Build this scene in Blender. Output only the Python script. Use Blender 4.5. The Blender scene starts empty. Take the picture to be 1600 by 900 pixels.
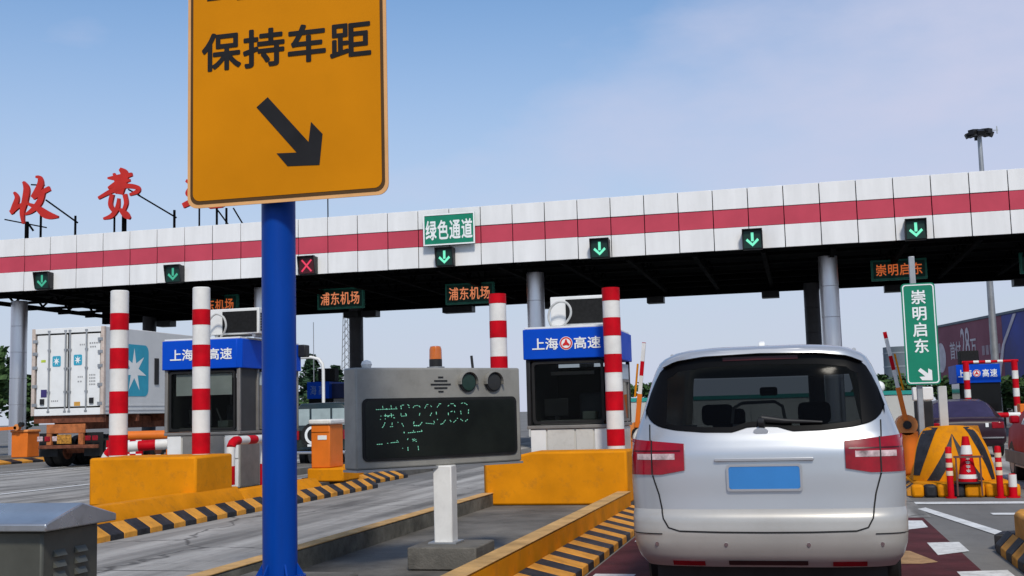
import bpy, math, random
import numpy as np
from mathutils import Vector, Matrix

random.seed(7)
SC = bpy.context.scene
COL = SC.collection
R = math.radians

# ------------------------------------------------------------------ camera
EYE = 1.42
yaw, pitch, roll = R(13.9), R(6.1), R(1.5)
fw = Vector((-math.sin(yaw) * math.cos(pitch), math.cos(yaw) * math.cos(pitch), math.sin(pitch)))
r0 = Vector((math.cos(yaw), math.sin(yaw), 0))
u0 = r0.cross(fw)
rt = math.cos(roll) * r0 - math.sin(roll) * u0
up = math.sin(roll) * r0 + math.cos(roll) * u0
cam = bpy.data.cameras.new('camera')
cam.sensor_width = 36
cam.lens = 40.5
cam.clip_start = 0.1
cam.clip_end = 3000
co = bpy.data.objects.new('camera', cam)
COL.objects.link(co)
m = Matrix((rt, up, -fw)).transposed().to_4x4()
m.translation = Vector((0, 0, EYE))
co.matrix_world = m
SC.camera = co

# ------------------------------------------------------------------ sky, sun, exposure
CLOUD_AT = (3.12, 0.2, 0.75)
SKY_GAIN = (1.0, 1.34, 1.50, 1)
SUN_EL, SUN_AZ = 45, 159          # degrees; azimuth clockwise from +Y
w = bpy.data.worlds.new('World')
SC.world = w
w.use_nodes = True
nt = w.node_tree
nt.nodes.clear()
out = nt.nodes.new('ShaderNodeOutputWorld')
bg = nt.nodes.new('ShaderNodeBackground')
sky = nt.nodes.new('ShaderNodeTexSky')
sky.sky_type = 'NISHITA'
sky.sun_disc = False
sky.sun_elevation = R(SUN_EL)
sky.sun_rotation = R(SUN_AZ)
sky.air_density = 1.0
sky.dust_density = 0.6
sky.ozone_density = 3.0
tc = nt.nodes.new('ShaderNodeTexCoord')
mp = nt.nodes.new('ShaderNodeMapping')
mp.inputs['Scale'].default_value = (1.1, 1.1, 2.6)
mp.inputs['Location'].default_value = CLOUD_AT
nz = nt.nodes.new('ShaderNodeTexNoise')
nz.inputs['Scale'].default_value = 1.7
nz.inputs['Detail'].default_value = 9
nz.inputs['Roughness'].default_value = 0.53
cr = nt.nodes.new('ShaderNodeValToRGB')
cr.color_ramp.elements[0].position = 0.465
cr.color_ramp.elements[0].color = (0.0, 0.0, 0.0, 1)
cr.color_ramp.elements[1].position = 0.68
cr.color_ramp.elements[1].color = (0.9, 0.9, 0.9, 1)
mx = nt.nodes.new('ShaderNodeMix')
mx.data_type = 'RGBA'
mx.inputs['B'].default_value = (5.9, 6.2, 8.0, 1)
bg.inputs['Strength'].default_value = 0.1
nt.links.new(tc.outputs['Generated'], mp.inputs['Vector'])
nt.links.new(mp.outputs['Vector'], nz.inputs['Vector'])
nt.links.new(nz.outputs['Fac'], cr.inputs['Fac'])
nt.links.new(cr.outputs['Color'], mx.inputs['Factor'])
# air thickens towards the horizon all round: a pale veil that fades with height
sx = nt.nodes.new('ShaderNodeSeparateXYZ')
nt.links.new(tc.outputs['Generated'], sx.inputs['Vector'])
hz = nt.nodes.new('ShaderNodeMapRange')
hz.interpolation_type = 'SMOOTHERSTEP'
hz.inputs['From Min'].default_value = -0.02
hz.inputs['From Max'].default_value = 0.50
hz.inputs['To Min'].default_value = 0.92
hz.inputs['To Max'].default_value = 0.0
nt.links.new(sx.outputs['Z'], hz.inputs['Value'])
vl = nt.nodes.new('ShaderNodeMix')
vl.data_type = 'RGBA'
vl.inputs['B'].default_value = (5.7, 6.1, 7.3, 1)
nt.links.new(hz.outputs['Result'], vl.inputs['Factor'])
bs = nt.nodes.new('ShaderNodeMix')
bs.data_type = 'RGBA'
bs.blend_type = 'MULTIPLY'
bs.inputs['Factor'].default_value = 1.0
bs.inputs['B'].default_value = SKY_GAIN
nt.links.new(sky.outputs['Color'], bs.inputs['A'])
nt.links.new(bs.outputs['Result'], vl.inputs['A'])
nt.links.new(vl.outputs['Result'], mx.inputs['A'])
nt.links.new(mx.outputs['Result'], bg.inputs['Color'])
nt.links.new(bg.outputs['Background'], out.inputs['Surface'])

sl = bpy.data.lights.new('sun', 'SUN')
sl.energy = 3.0
sl.angle = R(8.0)
sl.color = (1.0, 0.93, 0.82)
so = bpy.data.objects.new('sun', sl)
COL.objects.link(so)
sd = Vector((math.sin(R(SUN_AZ)) * math.cos(R(SUN_EL)), math.cos(R(SUN_AZ)) * math.cos(R(SUN_EL)), math.sin(R(SUN_EL))))
so.rotation_euler = (-sd).to_track_quat('-Z', 'Y').to_euler()
so.location = (0, -5, 30)

SC.view_settings.view_transform = 'Standard'
SC.view_settings.look = 'None'
SC.view_settings.exposure = 0.0
SC.view_settings.gamma = 1.0
SC.cycles.max_bounces = 6
SC.cycles.transparent_max_bounces = 12


# ------------------------------------------------------------------ materials
MATS = {}


def mat(name, col, rough=0.6, metal=0.0, var=0.12, scale=3.0, bump=0.0, col2=None, coat=0.0, spec=0.28,
        stretch=(1, 1, 1), alpha=None, afac=0.5, dirt=0.0, dcol=(0.05, 0.045, 0.04)):
    """paint / concrete / metal with large and small procedural variation"""
    if name in MATS:
        return MATS[name]
    M = bpy.data.materials.new(name)
    M.use_nodes = True
    n, l = M.node_tree.nodes, M.node_tree.links
    b = n['Principled BSDF']
    b.inputs['Roughness'].default_value = rough
    b.inputs['Metallic'].default_value = metal
    b.inputs['Specular IOR Level'].default_value = spec
    b.inputs['Coat Weight'].default_value = coat
    b.inputs['Coat Roughness'].default_value = 0.06
    g = n.new('ShaderNodeNewGeometry')
    mpn = n.new('ShaderNodeMapping')
    mpn.inputs['Scale'].default_value = stretch
    l.new(g.outputs['Position'], mpn.inputs['Vector'])
    t = n.new('ShaderNodeTexNoise')
    t.inputs['Scale'].default_value = scale
    t.inputs['Detail'].default_value = 6
    t.inputs['Roughness'].default_value = 0.6
    l.new(mpn.outputs['Vector'], t.inputs['Vector'])
    rmp = n.new('ShaderNodeValToRGB')
    c2 = col2 if col2 else tuple(max(0, c * (1 - 2 * var)) for c in col)
    c1 = tuple(min(1, c * (1 + var)) for c in col)
    rmp.color_ramp.elements[0].position = 0.3
    rmp.color_ramp.elements[0].color = (*c2, 1)
    rmp.color_ramp.elements[1].position = 0.68
    rmp.color_ramp.elements[1].color = (*c1, 1)
    l.new(t.outputs['Fac'], rmp.inputs['Fac'])
    last = rmp.outputs['Color']
    if dirt > 0:
        t2 = n.new('ShaderNodeTexNoise')
        t2.inputs['Scale'].default_value = scale * 4.3
        t2.inputs['Detail'].default_value = 8
        t2.inputs['Roughness'].default_value = 0.72
        l.new(g.outputs['Position'], t2.inputs['Vector'])
        r2 = n.new('ShaderNodeValToRGB')
        r2.color_ramp.elements[0].position = 0.52
        r2.color_ramp.elements[0].color = (0, 0, 0, 1)
        r2.color_ramp.elements[1].position = 0.74
        r2.color_ramp.elements[1].color = (dirt, dirt, dirt, 1)
        l.new(t2.outputs['Fac'], r2.inputs['Fac'])
        mm = n.new('ShaderNodeMix')
        mm.data_type = 'RGBA'
        mm.inputs['B'].default_value = (*dcol, 1)
        l.new(r2.outputs['Color'], mm.inputs['Factor'])
        l.new(last, mm.inputs['A'])
        last = mm.outputs['Result']
    l.new(last, b.inputs['Base Color'])
    mr = n.new('ShaderNodeMapRange')
    mr.inputs['To Min'].default_value = min(1, rough * 1.2)
    mr.inputs['To Max'].default_value = rough * 0.8
    l.new(t.outputs['Fac'], mr.inputs['Value'])
    l.new(mr.outputs['Result'], b.inputs['Roughness'])
    if bump > 0:
        bt = n.new('ShaderNodeTexNoise')
        bt.inputs['Scale'].default_value = 55
        bt.inputs['Detail'].default_value = 5
        l.new(g.outputs['Position'], bt.inputs['Vector'])
        bn = n.new('ShaderNodeBump')
        bn.inputs['Strength'].default_value = bump
        bn.inputs['Distance'].default_value = 0.01
        l.new(bt.outputs['Fac'], bn.inputs['Height'])
        l.new(bn.outputs['Normal'], b.inputs['Normal'])
    if alpha is not None:
        tr = n.new('ShaderNodeBsdfTransparent')
        tr.inputs['Color'].default_value = (*alpha, 1)
        ms = n.new('ShaderNodeMixShader')
        ms.inputs['Fac'].default_value = afac
        l.new(tr.outputs['BSDF'], ms.inputs[1])
        l.new(b.outputs['BSDF'], ms.inputs[2])
        l.new(ms.outputs['Shader'], n['Material Output'].inputs['Surface'])
    MATS[name] = M
    return M


def emit(name, col, strength):
    if name in MATS:
        return MATS[name]
    M = bpy.data.materials.new(name)
    M.use_nodes = True
    b = M.node_tree.nodes['Principled BSDF']
    b.inputs['Base Color'].default_value = (*[c * 0.3 for c in col], 1)
    b.inputs['Emission Color'].default_value = (*col, 1)
    b.inputs['Emission Strength'].default_value = strength
    MATS[name] = M
    return M


ASPHALT = mat('asphalt', (0.185, 0.178, 0.166), 0.9, var=0.16, scale=0.35, bump=0.5, stretch=(1.6, 0.25, 1), dirt=0.35)
CONC_ROAD = mat('concrete_road', (0.33, 0.315, 0.29), 0.85, var=0.32, scale=0.9, bump=0.5, stretch=(2.2, 0.12, 1), dirt=0.55, dcol=(0.09, 0.088, 0.085))
_n, _l = CONC_ROAD.node_tree.nodes, CONC_ROAD.node_tree.links
_b = _n['Principled BSDF']
_src = _b.inputs['Base Color'].links[0].from_socket
_g = _n.new('ShaderNodeNewGeometry')
_w = _n.new('ShaderNodeTexNoise')
_w.inputs['Scale'].default_value = 1.3
_w.inputs['Detail'].default_value = 6
_a = _n.new('ShaderNodeMix')
_a.data_type = 'RGBA'
_a.blend_type = 'LINEAR_LIGHT'
_a.inputs['Factor'].default_value = 0.35
_l.new(_g.outputs['Position'], _w.inputs['Vector'])
_l.new(_g.outputs['Position'], _a.inputs['A'])
_l.new(_w.outputs['Color'], _a.inputs['B'])
_v = _n.new('ShaderNodeTexVoronoi')
_v.feature = 'DISTANCE_TO_EDGE'
_v.inputs['Scale'].default_value = 0.22
_l.new(_a.outputs['Result'], _v.inputs['Vector'])
_r = _n.new('ShaderNodeMapRange')
_r.inputs['From Min'].default_value = 0.002
_r.inputs['From Max'].default_value = 0.008
_r.inputs['To Min'].default_value = 0.75
_r.inputs['To Max'].default_value = 0.0
_l.new(_v.outputs['Distance'], _r.inputs['Value'])
# oily patches and tyre rubber, drawn out along the lanes
_mp = _n.new('ShaderNodeMapping')
_mp.inputs['Scale'].default_value = (1.0, 0.22, 1.0)
_l.new(_g.outputs['Position'], _mp.inputs['Vector'])
_o = _n.new('ShaderNodeTexNoise')
_o.inputs['Scale'].default_value = 1.15
_o.inputs['Detail'].default_value = 9
_o.inputs['Roughness'].default_value = 0.62
_l.new(_mp.outputs['Vector'], _o.inputs['Vector'])
_or = _n.new('ShaderNodeMapRange')
_or.inputs['From Min'].default_value = 0.52
_or.inputs['From Max'].default_value = 0.68
_or.inputs['To Min'].default_value = 0.0
_or.inputs['To Max'].default_value = 0.62
_l.new(_o.outputs['Fac'], _or.inputs['Value'])
_mxn = _n.new('ShaderNodeMath')
_mxn.operation = 'MAXIMUM'
_l.new(_or.outputs['Result'], _mxn.inputs[0])
_l.new(_r.outputs['Result'], _mxn.inputs[1])
_m = _n.new('ShaderNodeMix')
_m.data_type = 'RGBA'
_m.inputs['B'].default_value = (0.05, 0.048, 0.045, 1)
_l.new(_mxn.outputs[0], _m.inputs['Factor'])
_l.new(_src, _m.inputs['A'])
_l.new(_m.outputs['Result'], _b.inputs['Base Color'])
RED_ROAD = mat('red_road', (0.085, 0.016, 0.018), 0.85, var=0.25, scale=1.6, bump=0.5, dirt=0.35, dcol=(0.05, 0.04, 0.038))
ISLAND = mat('island_concrete', (0.15, 0.138, 0.118), 0.92, var=0.28, scale=1.1, bump=0.6, dirt=0.6, dcol=(0.035, 0.034, 0.03))
KERB_GREY = mat('kerb_concrete', (0.15, 0.14, 0.11), 0.92, var=0.3, scale=3, bump=0.5, dirt=0.7, dcol=(0.04, 0.04, 0.03))
YEL = mat('yellow_paint', (0.66, 0.235, 0.004), 0.7, var=0.10, scale=1.6, bump=0.12, spec=0.08, dirt=0.45, dcol=(0.22, 0.10, 0.025))
YEL_WORN = mat('worn_yellow_paint', (0.64, 0.28, 0.035), 0.75, var=0.16, scale=4, bump=0.25, dirt=0.5, dcol=(0.2, 0.12, 0.06))
BLK_PAINT = mat('black_paint', (0.022, 0.022, 0.026), 0.6, var=0.3, scale=6, bump=0.2, dirt=0.3, dcol=(0.1, 0.09, 0.08))
WHITE_MARK = mat('road_white', (0.68, 0.68, 0.66), 0.8, var=0.12, scale=4, bump=0.3, dirt=0.7, dcol=(0.22, 0.21, 0.2))
TAN_MARK = mat('worn_yellow_mark', (0.42, 0.25, 0.12), 0.8, var=0.2, scale=5, bump=0.3, dirt=0.7, dcol=(0.15, 0.1, 0.06))
PANEL_W = mat('panel_white', (0.75, 0.745, 0.735), 0.42, var=0.05, scale=0.6, dirt=0.10, dcol=(0.42, 0.40, 0.36), stretch=(3, 1, 0.4))
PANEL_R = mat('panel_red', (0.49, 0.062, 0.095), 0.5, spec=0.12, var=0.07, scale=0.6, dirt=0.08, dcol=(0.3, 0.06, 0.08))
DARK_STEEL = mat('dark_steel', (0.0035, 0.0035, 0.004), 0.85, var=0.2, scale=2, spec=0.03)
COLUMN_M = mat('column_aluminium', (0.62, 0.62, 0.64), 0.30, metal=0.92, var=0.05, scale=1, stretch=(4, 4, 0.5))
COLUMN_D = mat('column_dark_clad', (0.06, 0.06, 0.065), 0.5, metal=0.2, var=0.1, scale=1)
STEEL_GREY = mat('brushed_grey_steel', (0.30, 0.29, 0.26), 0.45, metal=0.2, var=0.12, scale=2.2, dirt=0.25, dcol=(0.13, 0.12, 0.1))
CABINET_M = mat('cabinet_steel', (0.105, 0.105, 0.088), 0.45, metal=0.4, var=0.12, scale=3, dirt=0.2, dcol=(0.05, 0.05, 0.04))
CABINET_TOP_SKY = mat('cabinet_roof_sky_steel', (0.42, 0.43, 0.45), 0.28, metal=0.75, var=0.1, scale=3, dirt=0.3, dcol=(0.15, 0.14, 0.12))  # roof steel with the sky's reflection put into a paler base colour
GALV = mat('galvanised', (0.36, 0.37, 0.38), 0.45, metal=0.6, var=0.1, scale=3)
BLUE_POLE = mat('blue_pole_paint', (0.001, 0.043, 0.28), 0.4, spec=0.12, var=0.08, scale=2, coat=0.0, dirt=0.1, dcol=(0.01, 0.04, 0.16), stretch=(3, 3, 0.4))
BLUE_SIGN = mat('blue_fascia', (0.002, 0.065, 0.50), 0.45, spec=0.1, var=0.05, scale=1.5)
GREEN_SIGN = mat('green_sign_sheet', (0.004, 0.20, 0.115), 0.5, var=0.06, scale=2)
WHITE_SHEET = mat('white_sheet', (0.78, 0.80, 0.79), 0.5, var=0.04, scale=3)
YEL_SIGN = mat('yellow_sign_sheet', (0.57, 0.205, 0.003), 0.6, spec=0.06, var=0.05, scale=1.2, dirt=0.05, dcol=(0.5, 0.2, 0.01))
RIM_SIGN = mat('sign_rim', (0.68, 0.36, 0.14), 0.5, var=0.08, scale=3)
SIGN_BLACK = mat('sign_black', (0.022, 0.022, 0.024), 0.8, spec=0.03, var=0.1, scale=3)
BORDER_BR = mat('sign_border_line', (0.075, 0.034, 0.006), 0.6, var=0.1, scale=3)
RED_BAND = mat('red_band', (0.50, 0.002, 0.010), 0.55, spec=0.1, var=0.12, scale=5, dirt=0.12, dcol=(0.2, 0.02, 0.02))
POLE_W = mat('pole_white', (0.70, 0.685, 0.65), 0.5, var=0.06, scale=4, dirt=0.22, dcol=(0.42, 0.4, 0.37))
ORANGE = mat('orange_machine', (0.72, 0.17, 0.015), 0.45, var=0.07, scale=2, dirt=0.12, dcol=(0.4, 0.1, 0.02))
ORANGE_L = mat('orange_light', (0.75, 0.27, 0.075), 0.5, var=0.08, scale=3, dirt=0.15, dcol=(0.4, 0.15, 0.05))
WHITE_PAINT = mat('white_paint', (0.72, 0.72, 0.70), 0.5, var=0.05, scale=2, dirt=0.15, dcol=(0.4, 0.38, 0.34))
BOOTH_W = mat('booth_cladding', (0.55, 0.54, 0.50), 0.5, var=0.06, scale=2, dirt=0.3, dcol=(0.25, 0.23, 0.2))
BOOTH_G = mat('booth_grey', (0.22, 0.21, 0.195), 0.5, metal=0.3, var=0.1, scale=3, dirt=0.2)
GLASS_DK = mat('dark_window', (0.010, 0.011, 0.012), 0.08, var=0.1, scale=1, spec=0.10)
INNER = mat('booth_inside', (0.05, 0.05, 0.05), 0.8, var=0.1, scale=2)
BOOTH_GLASS = mat('booth_glass', (0.006, 0.007, 0.007), 0.06, var=0.1, scale=1, spec=0.3, alpha=(0.72, 0.75, 0.74), afac=0.12)
BLACK_RUB = mat('black_rubber', (0.012, 0.012, 0.012), 0.6, var=0.2, scale=6)
BLACK_PL = mat('black_plastic', (0.018, 0.018, 0.019), 0.45, var=0.2, scale=5)
GRILLE = mat('dark_grille', (0.006, 0.006, 0.006), 0.7, var=0.3, scale=20)
HOSE = mat('hose_grey', (0.5, 0.5, 0.48), 0.6, var=0.1, scale=8)
LED_FACE = mat('led_face', (0.011, 0.0135, 0.011), 0.35, var=0.3, scale=2)
BOARD_FACE = mat('board_face', (0.010, 0.06, 0.045), 0.5, var=0.2, scale=4)
BOARD_RIM = mat('board_rim', (0.03, 0.20, 0.15), 0.5, var=0.2, scale=4)
RED_LETTER = mat('red_letter', (0.50, 0.022, 0.014), 0.45, var=0.08, scale=2)
SILVER = mat('silver_car_paint', (0.51, 0.52, 0.53), 0.30, metal=0.62, var=0.02, scale=1.5, coat=0.6, dirt=0.05, dcol=(0.42, 0.41, 0.38))
SILVER_DUST = mat('silver_bumper', (0.43, 0.415, 0.385), 0.38, metal=0.35, var=0.05, scale=2, coat=0.3, dirt=0.12, dcol=(0.3, 0.27, 0.22))
CAR_GLASS = mat('tinted_glass', (0.004, 0.005, 0.007), 0.10, var=0.1, scale=1, spec=0.05, alpha=(0.125, 0.14, 0.15), afac=0.4)
TAIL_RED = mat('tail_lens', (0.26, 0.002, 0.010), 0.15, var=0.2, scale=7, coat=0.25)
TAIL_WHITE = mat('tail_white', (0.55, 0.42, 0.42), 0.25, var=0.35, scale=14, coat=0.2)
PLATE_BLUE = mat('plate_blue', (0.04, 0.20, 0.50), 0.4, var=0.04, scale=3)
CHROME = mat('chrome', (0.75, 0.75, 0.76), 0.12, metal=1.0, var=0.02, scale=3)
SEAT = mat('car_seat', (0.10, 0.10, 0.11), 0.8, var=0.1, scale=4)
SEAT_L = mat('car_seat_trim', (0.8, 0.8, 0.78), 0.7, var=0.1, scale=4)
CAP_WORN = mat('worn_kerb_top', (0.56, 0.33, 0.12), 0.8, var=0.18, scale=4, bump=0.3, dirt=0.55, dcol=(0.24, 0.17, 0.1))
DARK_CAR = mat('dark_car_paint', (0.020, 0.006, 0.012), 0.35, metal=0.0, var=0.05, scale=2, coat=0.2)
RED_CAR = mat('red_car_paint', (0.36, 0.004, 0.016), 0.5, metal=0.0, var=0.05, scale=2, coat=0.0, spec=0.08)
GREY_CLAD = mat('grey_cladding', (0.13, 0.13, 0.125), 0.55, var=0.1, scale=3)
GREEN_CAR = mat('dark_suv_paint', (0.014, 0.024, 0.022), 0.25, metal=0.1, var=0.05, scale=2, coat=0.7)
WIN_SKY = mat('car_window', (0.10, 0.12, 0.12), 0.06, var=0.1, scale=2, spec=0.8)
RUST = mat('chassis_rust', (0.17, 0.055, 0.028), 0.8, var=0.3, scale=6, dirt=0.6, dcol=(0.03, 0.02, 0.02))
CHASSIS_O = mat('chassis_orange', (0.42, 0.13, 0.04), 0.7, var=0.2, scale=5, dirt=0.5, dcol=(0.1, 0.04, 0.03))
CONT_W = mat('container_white', (0.74, 0.745, 0.735), 0.45, var=0.04, scale=1.2, dirt=0.15, dcol=(0.45, 0.42, 0.36))
CONT_SIDE = mat('container_side', (0.60, 0.61, 0.61), 0.45, var=0.04, scale=1, dirt=0.1, dcol=(0.4, 0.38, 0.35))
STAR_BLUE = mat('emblem_blue', (0.035, 0.33, 0.47), 0.5, var=0.05, scale=3)
LEAF = mat('foliage', (0.05, 0.10, 0.028), 0.75, var=0.4, scale=2.2, col2=(0.016, 0.035, 0.012))
LEAF_D = mat('foliage_conifer', (0.032, 0.07, 0.035), 0.75, var=0.4, scale=2.2, col2=(0.012, 0.026, 0.014))
BARK = mat('bark', (0.07, 0.05, 0.035), 0.9, var=0.3, scale=6)
MAROON = mat('hoarding_maroon', (0.23, 0.062, 0.092), 0.6, var=0.08, scale=0.4)
HOARD_BLUE = mat('hoarding_blue', (0.035, 0.05, 0.24), 0.6, var=0.3, scale=0.25, col2=(0.08, 0.06, 0.10))
HOARD_TXT = mat('hoarding_text', (0.60, 0.53, 0.55), 0.6, var=0.1, scale=2)
HOARD_DIM = mat('hoarding_dim_text', (0.33, 0.24, 0.27), 0.6, var=0.1, scale=2)
TEAL = mat('teal_coping', (0.03, 0.33, 0.30), 0.5, var=0.1, scale=1)
WALL_PALE = mat('pale_wall', (0.55, 0.56, 0.55), 0.7, var=0.06, scale=0.5)
GREY_BLDG = mat('grey_building', (0.14, 0.17, 0.19), 0.6, var=0.1, scale=0.4)
GLASS_AMB = mat('amber_lens', (0.55, 0.13, 0.01), 0.25, var=0.1, scale=9, coat=0.6)
E_GREEN = emit('green_lamp', (0.16, 0.78, 0.50), 0.95)
E_GREEN_DIM = emit('green_lamp_dim', (0.05, 0.42, 0.26), 0.75)
E_RED = emit('red_lamp', (0.8, 0.04, 0.10), 0.8)
E_ORANGE = emit('orange_led', (0.85, 0.27, 0.12), 0.72)
E_ORANGE_DIM = emit('orange_led_dim', (0.75, 0.16, 0.04), 0.6)
E_LEDGREEN = emit('green_led', (0.25, 0.75, 0.52), 0.62)
E_LEDFAINT = emit('green_led_glow', (0.0, 0.11, 0.06), 0.30)

# ------------------------------------------------------------------ mesh helpers
WL = {}          # world location of each thing / part


class MB:
    def __init__(s):
        s.v, s.f = [], []

    def quad(s, a, b, c, d):
        n = len(s.v)
        s.v += [a, b, c, d]
        s.f.append((n, n + 1, n + 2, n + 3))
        return s

    def box(s, x0, x1, y0, y1, z0, z1):
        n = len(s.v)
        s.v += [(x0, y0, z0), (x1, y0, z0), (x1, y1, z0), (x0, y1, z0), (x0, y0, z1), (x1, y0, z1), (x1, y1, z1), (x0, y1, z1)]
        for f in ((0, 3, 2, 1), (4, 5, 6, 7), (0, 1, 5, 4), (1, 2, 6, 5), (2, 3, 7, 6), (3, 0, 4, 7)):
            s.f.append(tuple(n + i for i in f))
        return s

    def fbox(s, fr, u0, u1, d0, d1, v0, v1):
        """box in a frame fr = (origin, U, N(depth), V)"""
        o, U, N, V = fr
        n = len(s.v)
        for d, vv in ((d0, v0), (d1, v0), (d0, v1), (d1, v1)):
            for uu in (u0, u1):
                s.v.append(tuple(o + U * uu + N * d + V * vv))
        for f in ((0, 1, 3, 2), (4, 6, 7, 5), (0, 4, 5, 1), (1, 5, 7, 3), (3, 7, 6, 2), (2, 6, 4, 0)):
            s.f.append(tuple(n + i for i in f))
        return s

    def bar(s, a, b, w, h=None):
        """square bar between two points"""
        a, b = Vector(a), Vector(b)
        h = h or w
        d = (b - a).normalized()
        t = Vector((0, 0, 1)) if abs(d.z) < 0.9 else Vector((0, 1, 0))
        U = d.cross(t).normalized()
        V = U.cross(d)
        return s.fbox((a, U, d, V), -w / 2, w / 2, 0, (b - a).length, -h / 2, h / 2)

    def tube(s, pts, r, n=10, caps=True):
        pts = [Vector(p) for p in pts]
        rs = r if isinstance(r, (list, tuple)) else [r] * len(pts)
        rings = []
        U = None
        for i, p in enumerate(pts):
            d = (pts[min(i + 1, len(pts) - 1)] - pts[max(i - 1, 0)]).normalized()
            if U is None:
                t = Vector((1, 0, 0)) if abs(d.x) < 0.9 else Vector((0, 1, 0))
                U = (t - d * t.dot(d)).normalized()
            else:
                U = (U - d * U.dot(d)).normalized()
            V = d.cross(U)
            k = len(s.v)
            for j in range(n):
                a = 2 * math.pi * j / n
                s.v.append(tuple(p + (U * math.cos(a) + V * math.sin(a)) * rs[i]))
            rings.append(k)
        for a, b in zip(rings, rings[1:]):
            for j in range(n):
                s.f.append((a + j, a + (j + 1) % n, b + (j + 1) % n, b + j))
        if caps:
            s.f.append(tuple(rings[0] + j for j in reversed(range(n))))
            s.f.append(tuple(rings[-1] + j for j in range(n)))
        return s

    def prism(s, poly, f0, f1):
        """poly: 2D points; f0, f1 map a 2D point to 3D for the two faces"""
        k = len(poly)
        n = len(s.v)
        s.v += [tuple(f0(*p)) for p in poly] + [tuple(f1(*p)) for p in poly]
        s.f.append(tuple(n + i for i in range(k)))
        s.f.append(tuple(n + k + i for i in reversed(range(k))))
        for i in range(k):
            j = (i + 1) % k
            s.f.append((n + i, n + k + i, n + k + j, n + j))
        return s

    def xz(s, poly, y0, y1):
        return s.prism(poly, lambda x, z: (x, y0, z), lambda x, z: (x, y1, z))

    def xy(s, poly, z0, z1):
        return s.prism(poly, lambda x, y: (x, y, z0), lambda x, y: (x, y, z1))

    def yz(s, poly, x0, x1):
        return s.prism(poly, lambda y, z: (x0, y, z), lambda y, z: (x1, y, z))

    def build(s, name, material, parent=None, bevel=0.0, smooth=True, kind=None, label=None):
        base = Vector(WL[parent.name]) if parent else None
        vs = s.v
        org = Vector((0, 0, 0))
        if parent is None:
            a = np.array(vs)
            org = Vector(((a[:, 0].min() + a[:, 0].max()) / 2, (a[:, 1].min() + a[:, 1].max()) / 2, a[:, 2].min()))
            vs = [tuple(Vector(p) - org) for p in vs]
        else:
            vs = [tuple(Vector(p) - base) for p in vs]
        me = bpy.data.meshes.new(name)
        me.from_pydata(vs, [], s.f)
        me.validate()
        me.update()
        if smooth:
            me.polygons.foreach_set('use_smooth', [True] * len(me.polygons))
            me.set_sharp_from_angle(angle=R(38))
        me.materials.append(material)
        o = bpy.data.objects.new(name, me)
        COL.objects.link(o)
        if parent:
            o.parent = parent
            WL[o.name] = tuple(base)
        else:
            o.location = org
            WL[o.name] = tuple(org)
        if bevel:
            b = o.modifiers.new('bevel', 'BEVEL')
            b.width = bevel
            b.segments = 2
            b.limit_method = 'ANGLE'
            b.angle_limit = R(40)
        if kind:
            o['kind'] = kind
        if label:
            o['label'] = label
        return o


def fix_normals(o):
    import bmesh
    bm = bmesh.new()
    bm.from_mesh(o.data)
    bmesh.ops.recalc_face_normals(bm, faces=bm.faces)
    bm.to_mesh(o.data)
    bm.free()


def thing(name, label, cat, loc, group=None):
    o = bpy.data.objects.new(name, None)
    o.empty_display_size = 0.2
    COL.objects.link(o)
    o.location = loc
    o['label'] = label
    o['category'] = cat
    if group:
        o['group'] = group
    WL[o.name] = tuple(loc)
    return o


def share(src, parent, offset):
    """another object with the same mesh, moved by offset (world)"""
    o = src.copy()
    COL.objects.link(o)
    o.parent = parent
    o.location = Vector(src.location) + Vector(offset)
    return o


def rrect(x0, x1, z0, z1, r, n=5):
    p = []
    for cx, cz, a0 in ((x1 - r, z1 - r, 0), (x0 + r, z1 - r, 90), (x0 + r, z0 + r, 180), (x1 - r, z0 + r, 270)):
        for i in range(n + 1):
            a = R(a0 + 90 * i / n)
            p.append((cx + r * math.cos(a), cz + r * math.sin(a)))
    return p


def ring_frame(mb, outer, inner, y0, y1):
    """flat frame between two outlines with the same number of points (xz plane)"""
    k = len(outer)
    for i in range(k):
        j = (i + 1) % k
        a, b, c, d = outer[i], outer[j], inner[j], inner[i]
        n = len(mb.v)
        mb.v += [(a[0], y0, a[1]), (b[0], y0, b[1]), (c[0], y0, c[1]), (d[0], y0, d[1]),
                 (a[0], y1, a[1]), (b[0], y1, b[1]), (c[0], y1, c[1]), (d[0], y1, d[1])]
        for f in ((0, 3, 2, 1), (4, 5, 6, 7), (0, 1, 5, 4), (2, 3, 7, 6)):
            mb.f.append(tuple(n + q for q in f))
    return mb


GLY = {}


def glyph(ch, bold):
    key = ch
    if key not in GLY:
        cu = bpy.data.curves.new('glyph', 'FONT')
        cu.body = ch
        cu.resolution_u = 3
        o = bpy.data.objects.new('glyph', cu)
        COL.objects.link(o)
        dg = bpy.context.evaluated_depsgraph_get()
        me = bpy.data.meshes.new_from_object(o.evaluated_get(dg))
        GLY[key] = ([(v.co.x, v.co.y) for v in me.vertices], [tuple(p.vertices) for p in me.polygons])
        bpy.data.objects.remove(o)
        bpy.data.curves.remove(cu)
        bpy.data.meshes.remove(me)
    return GLY[key]


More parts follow.
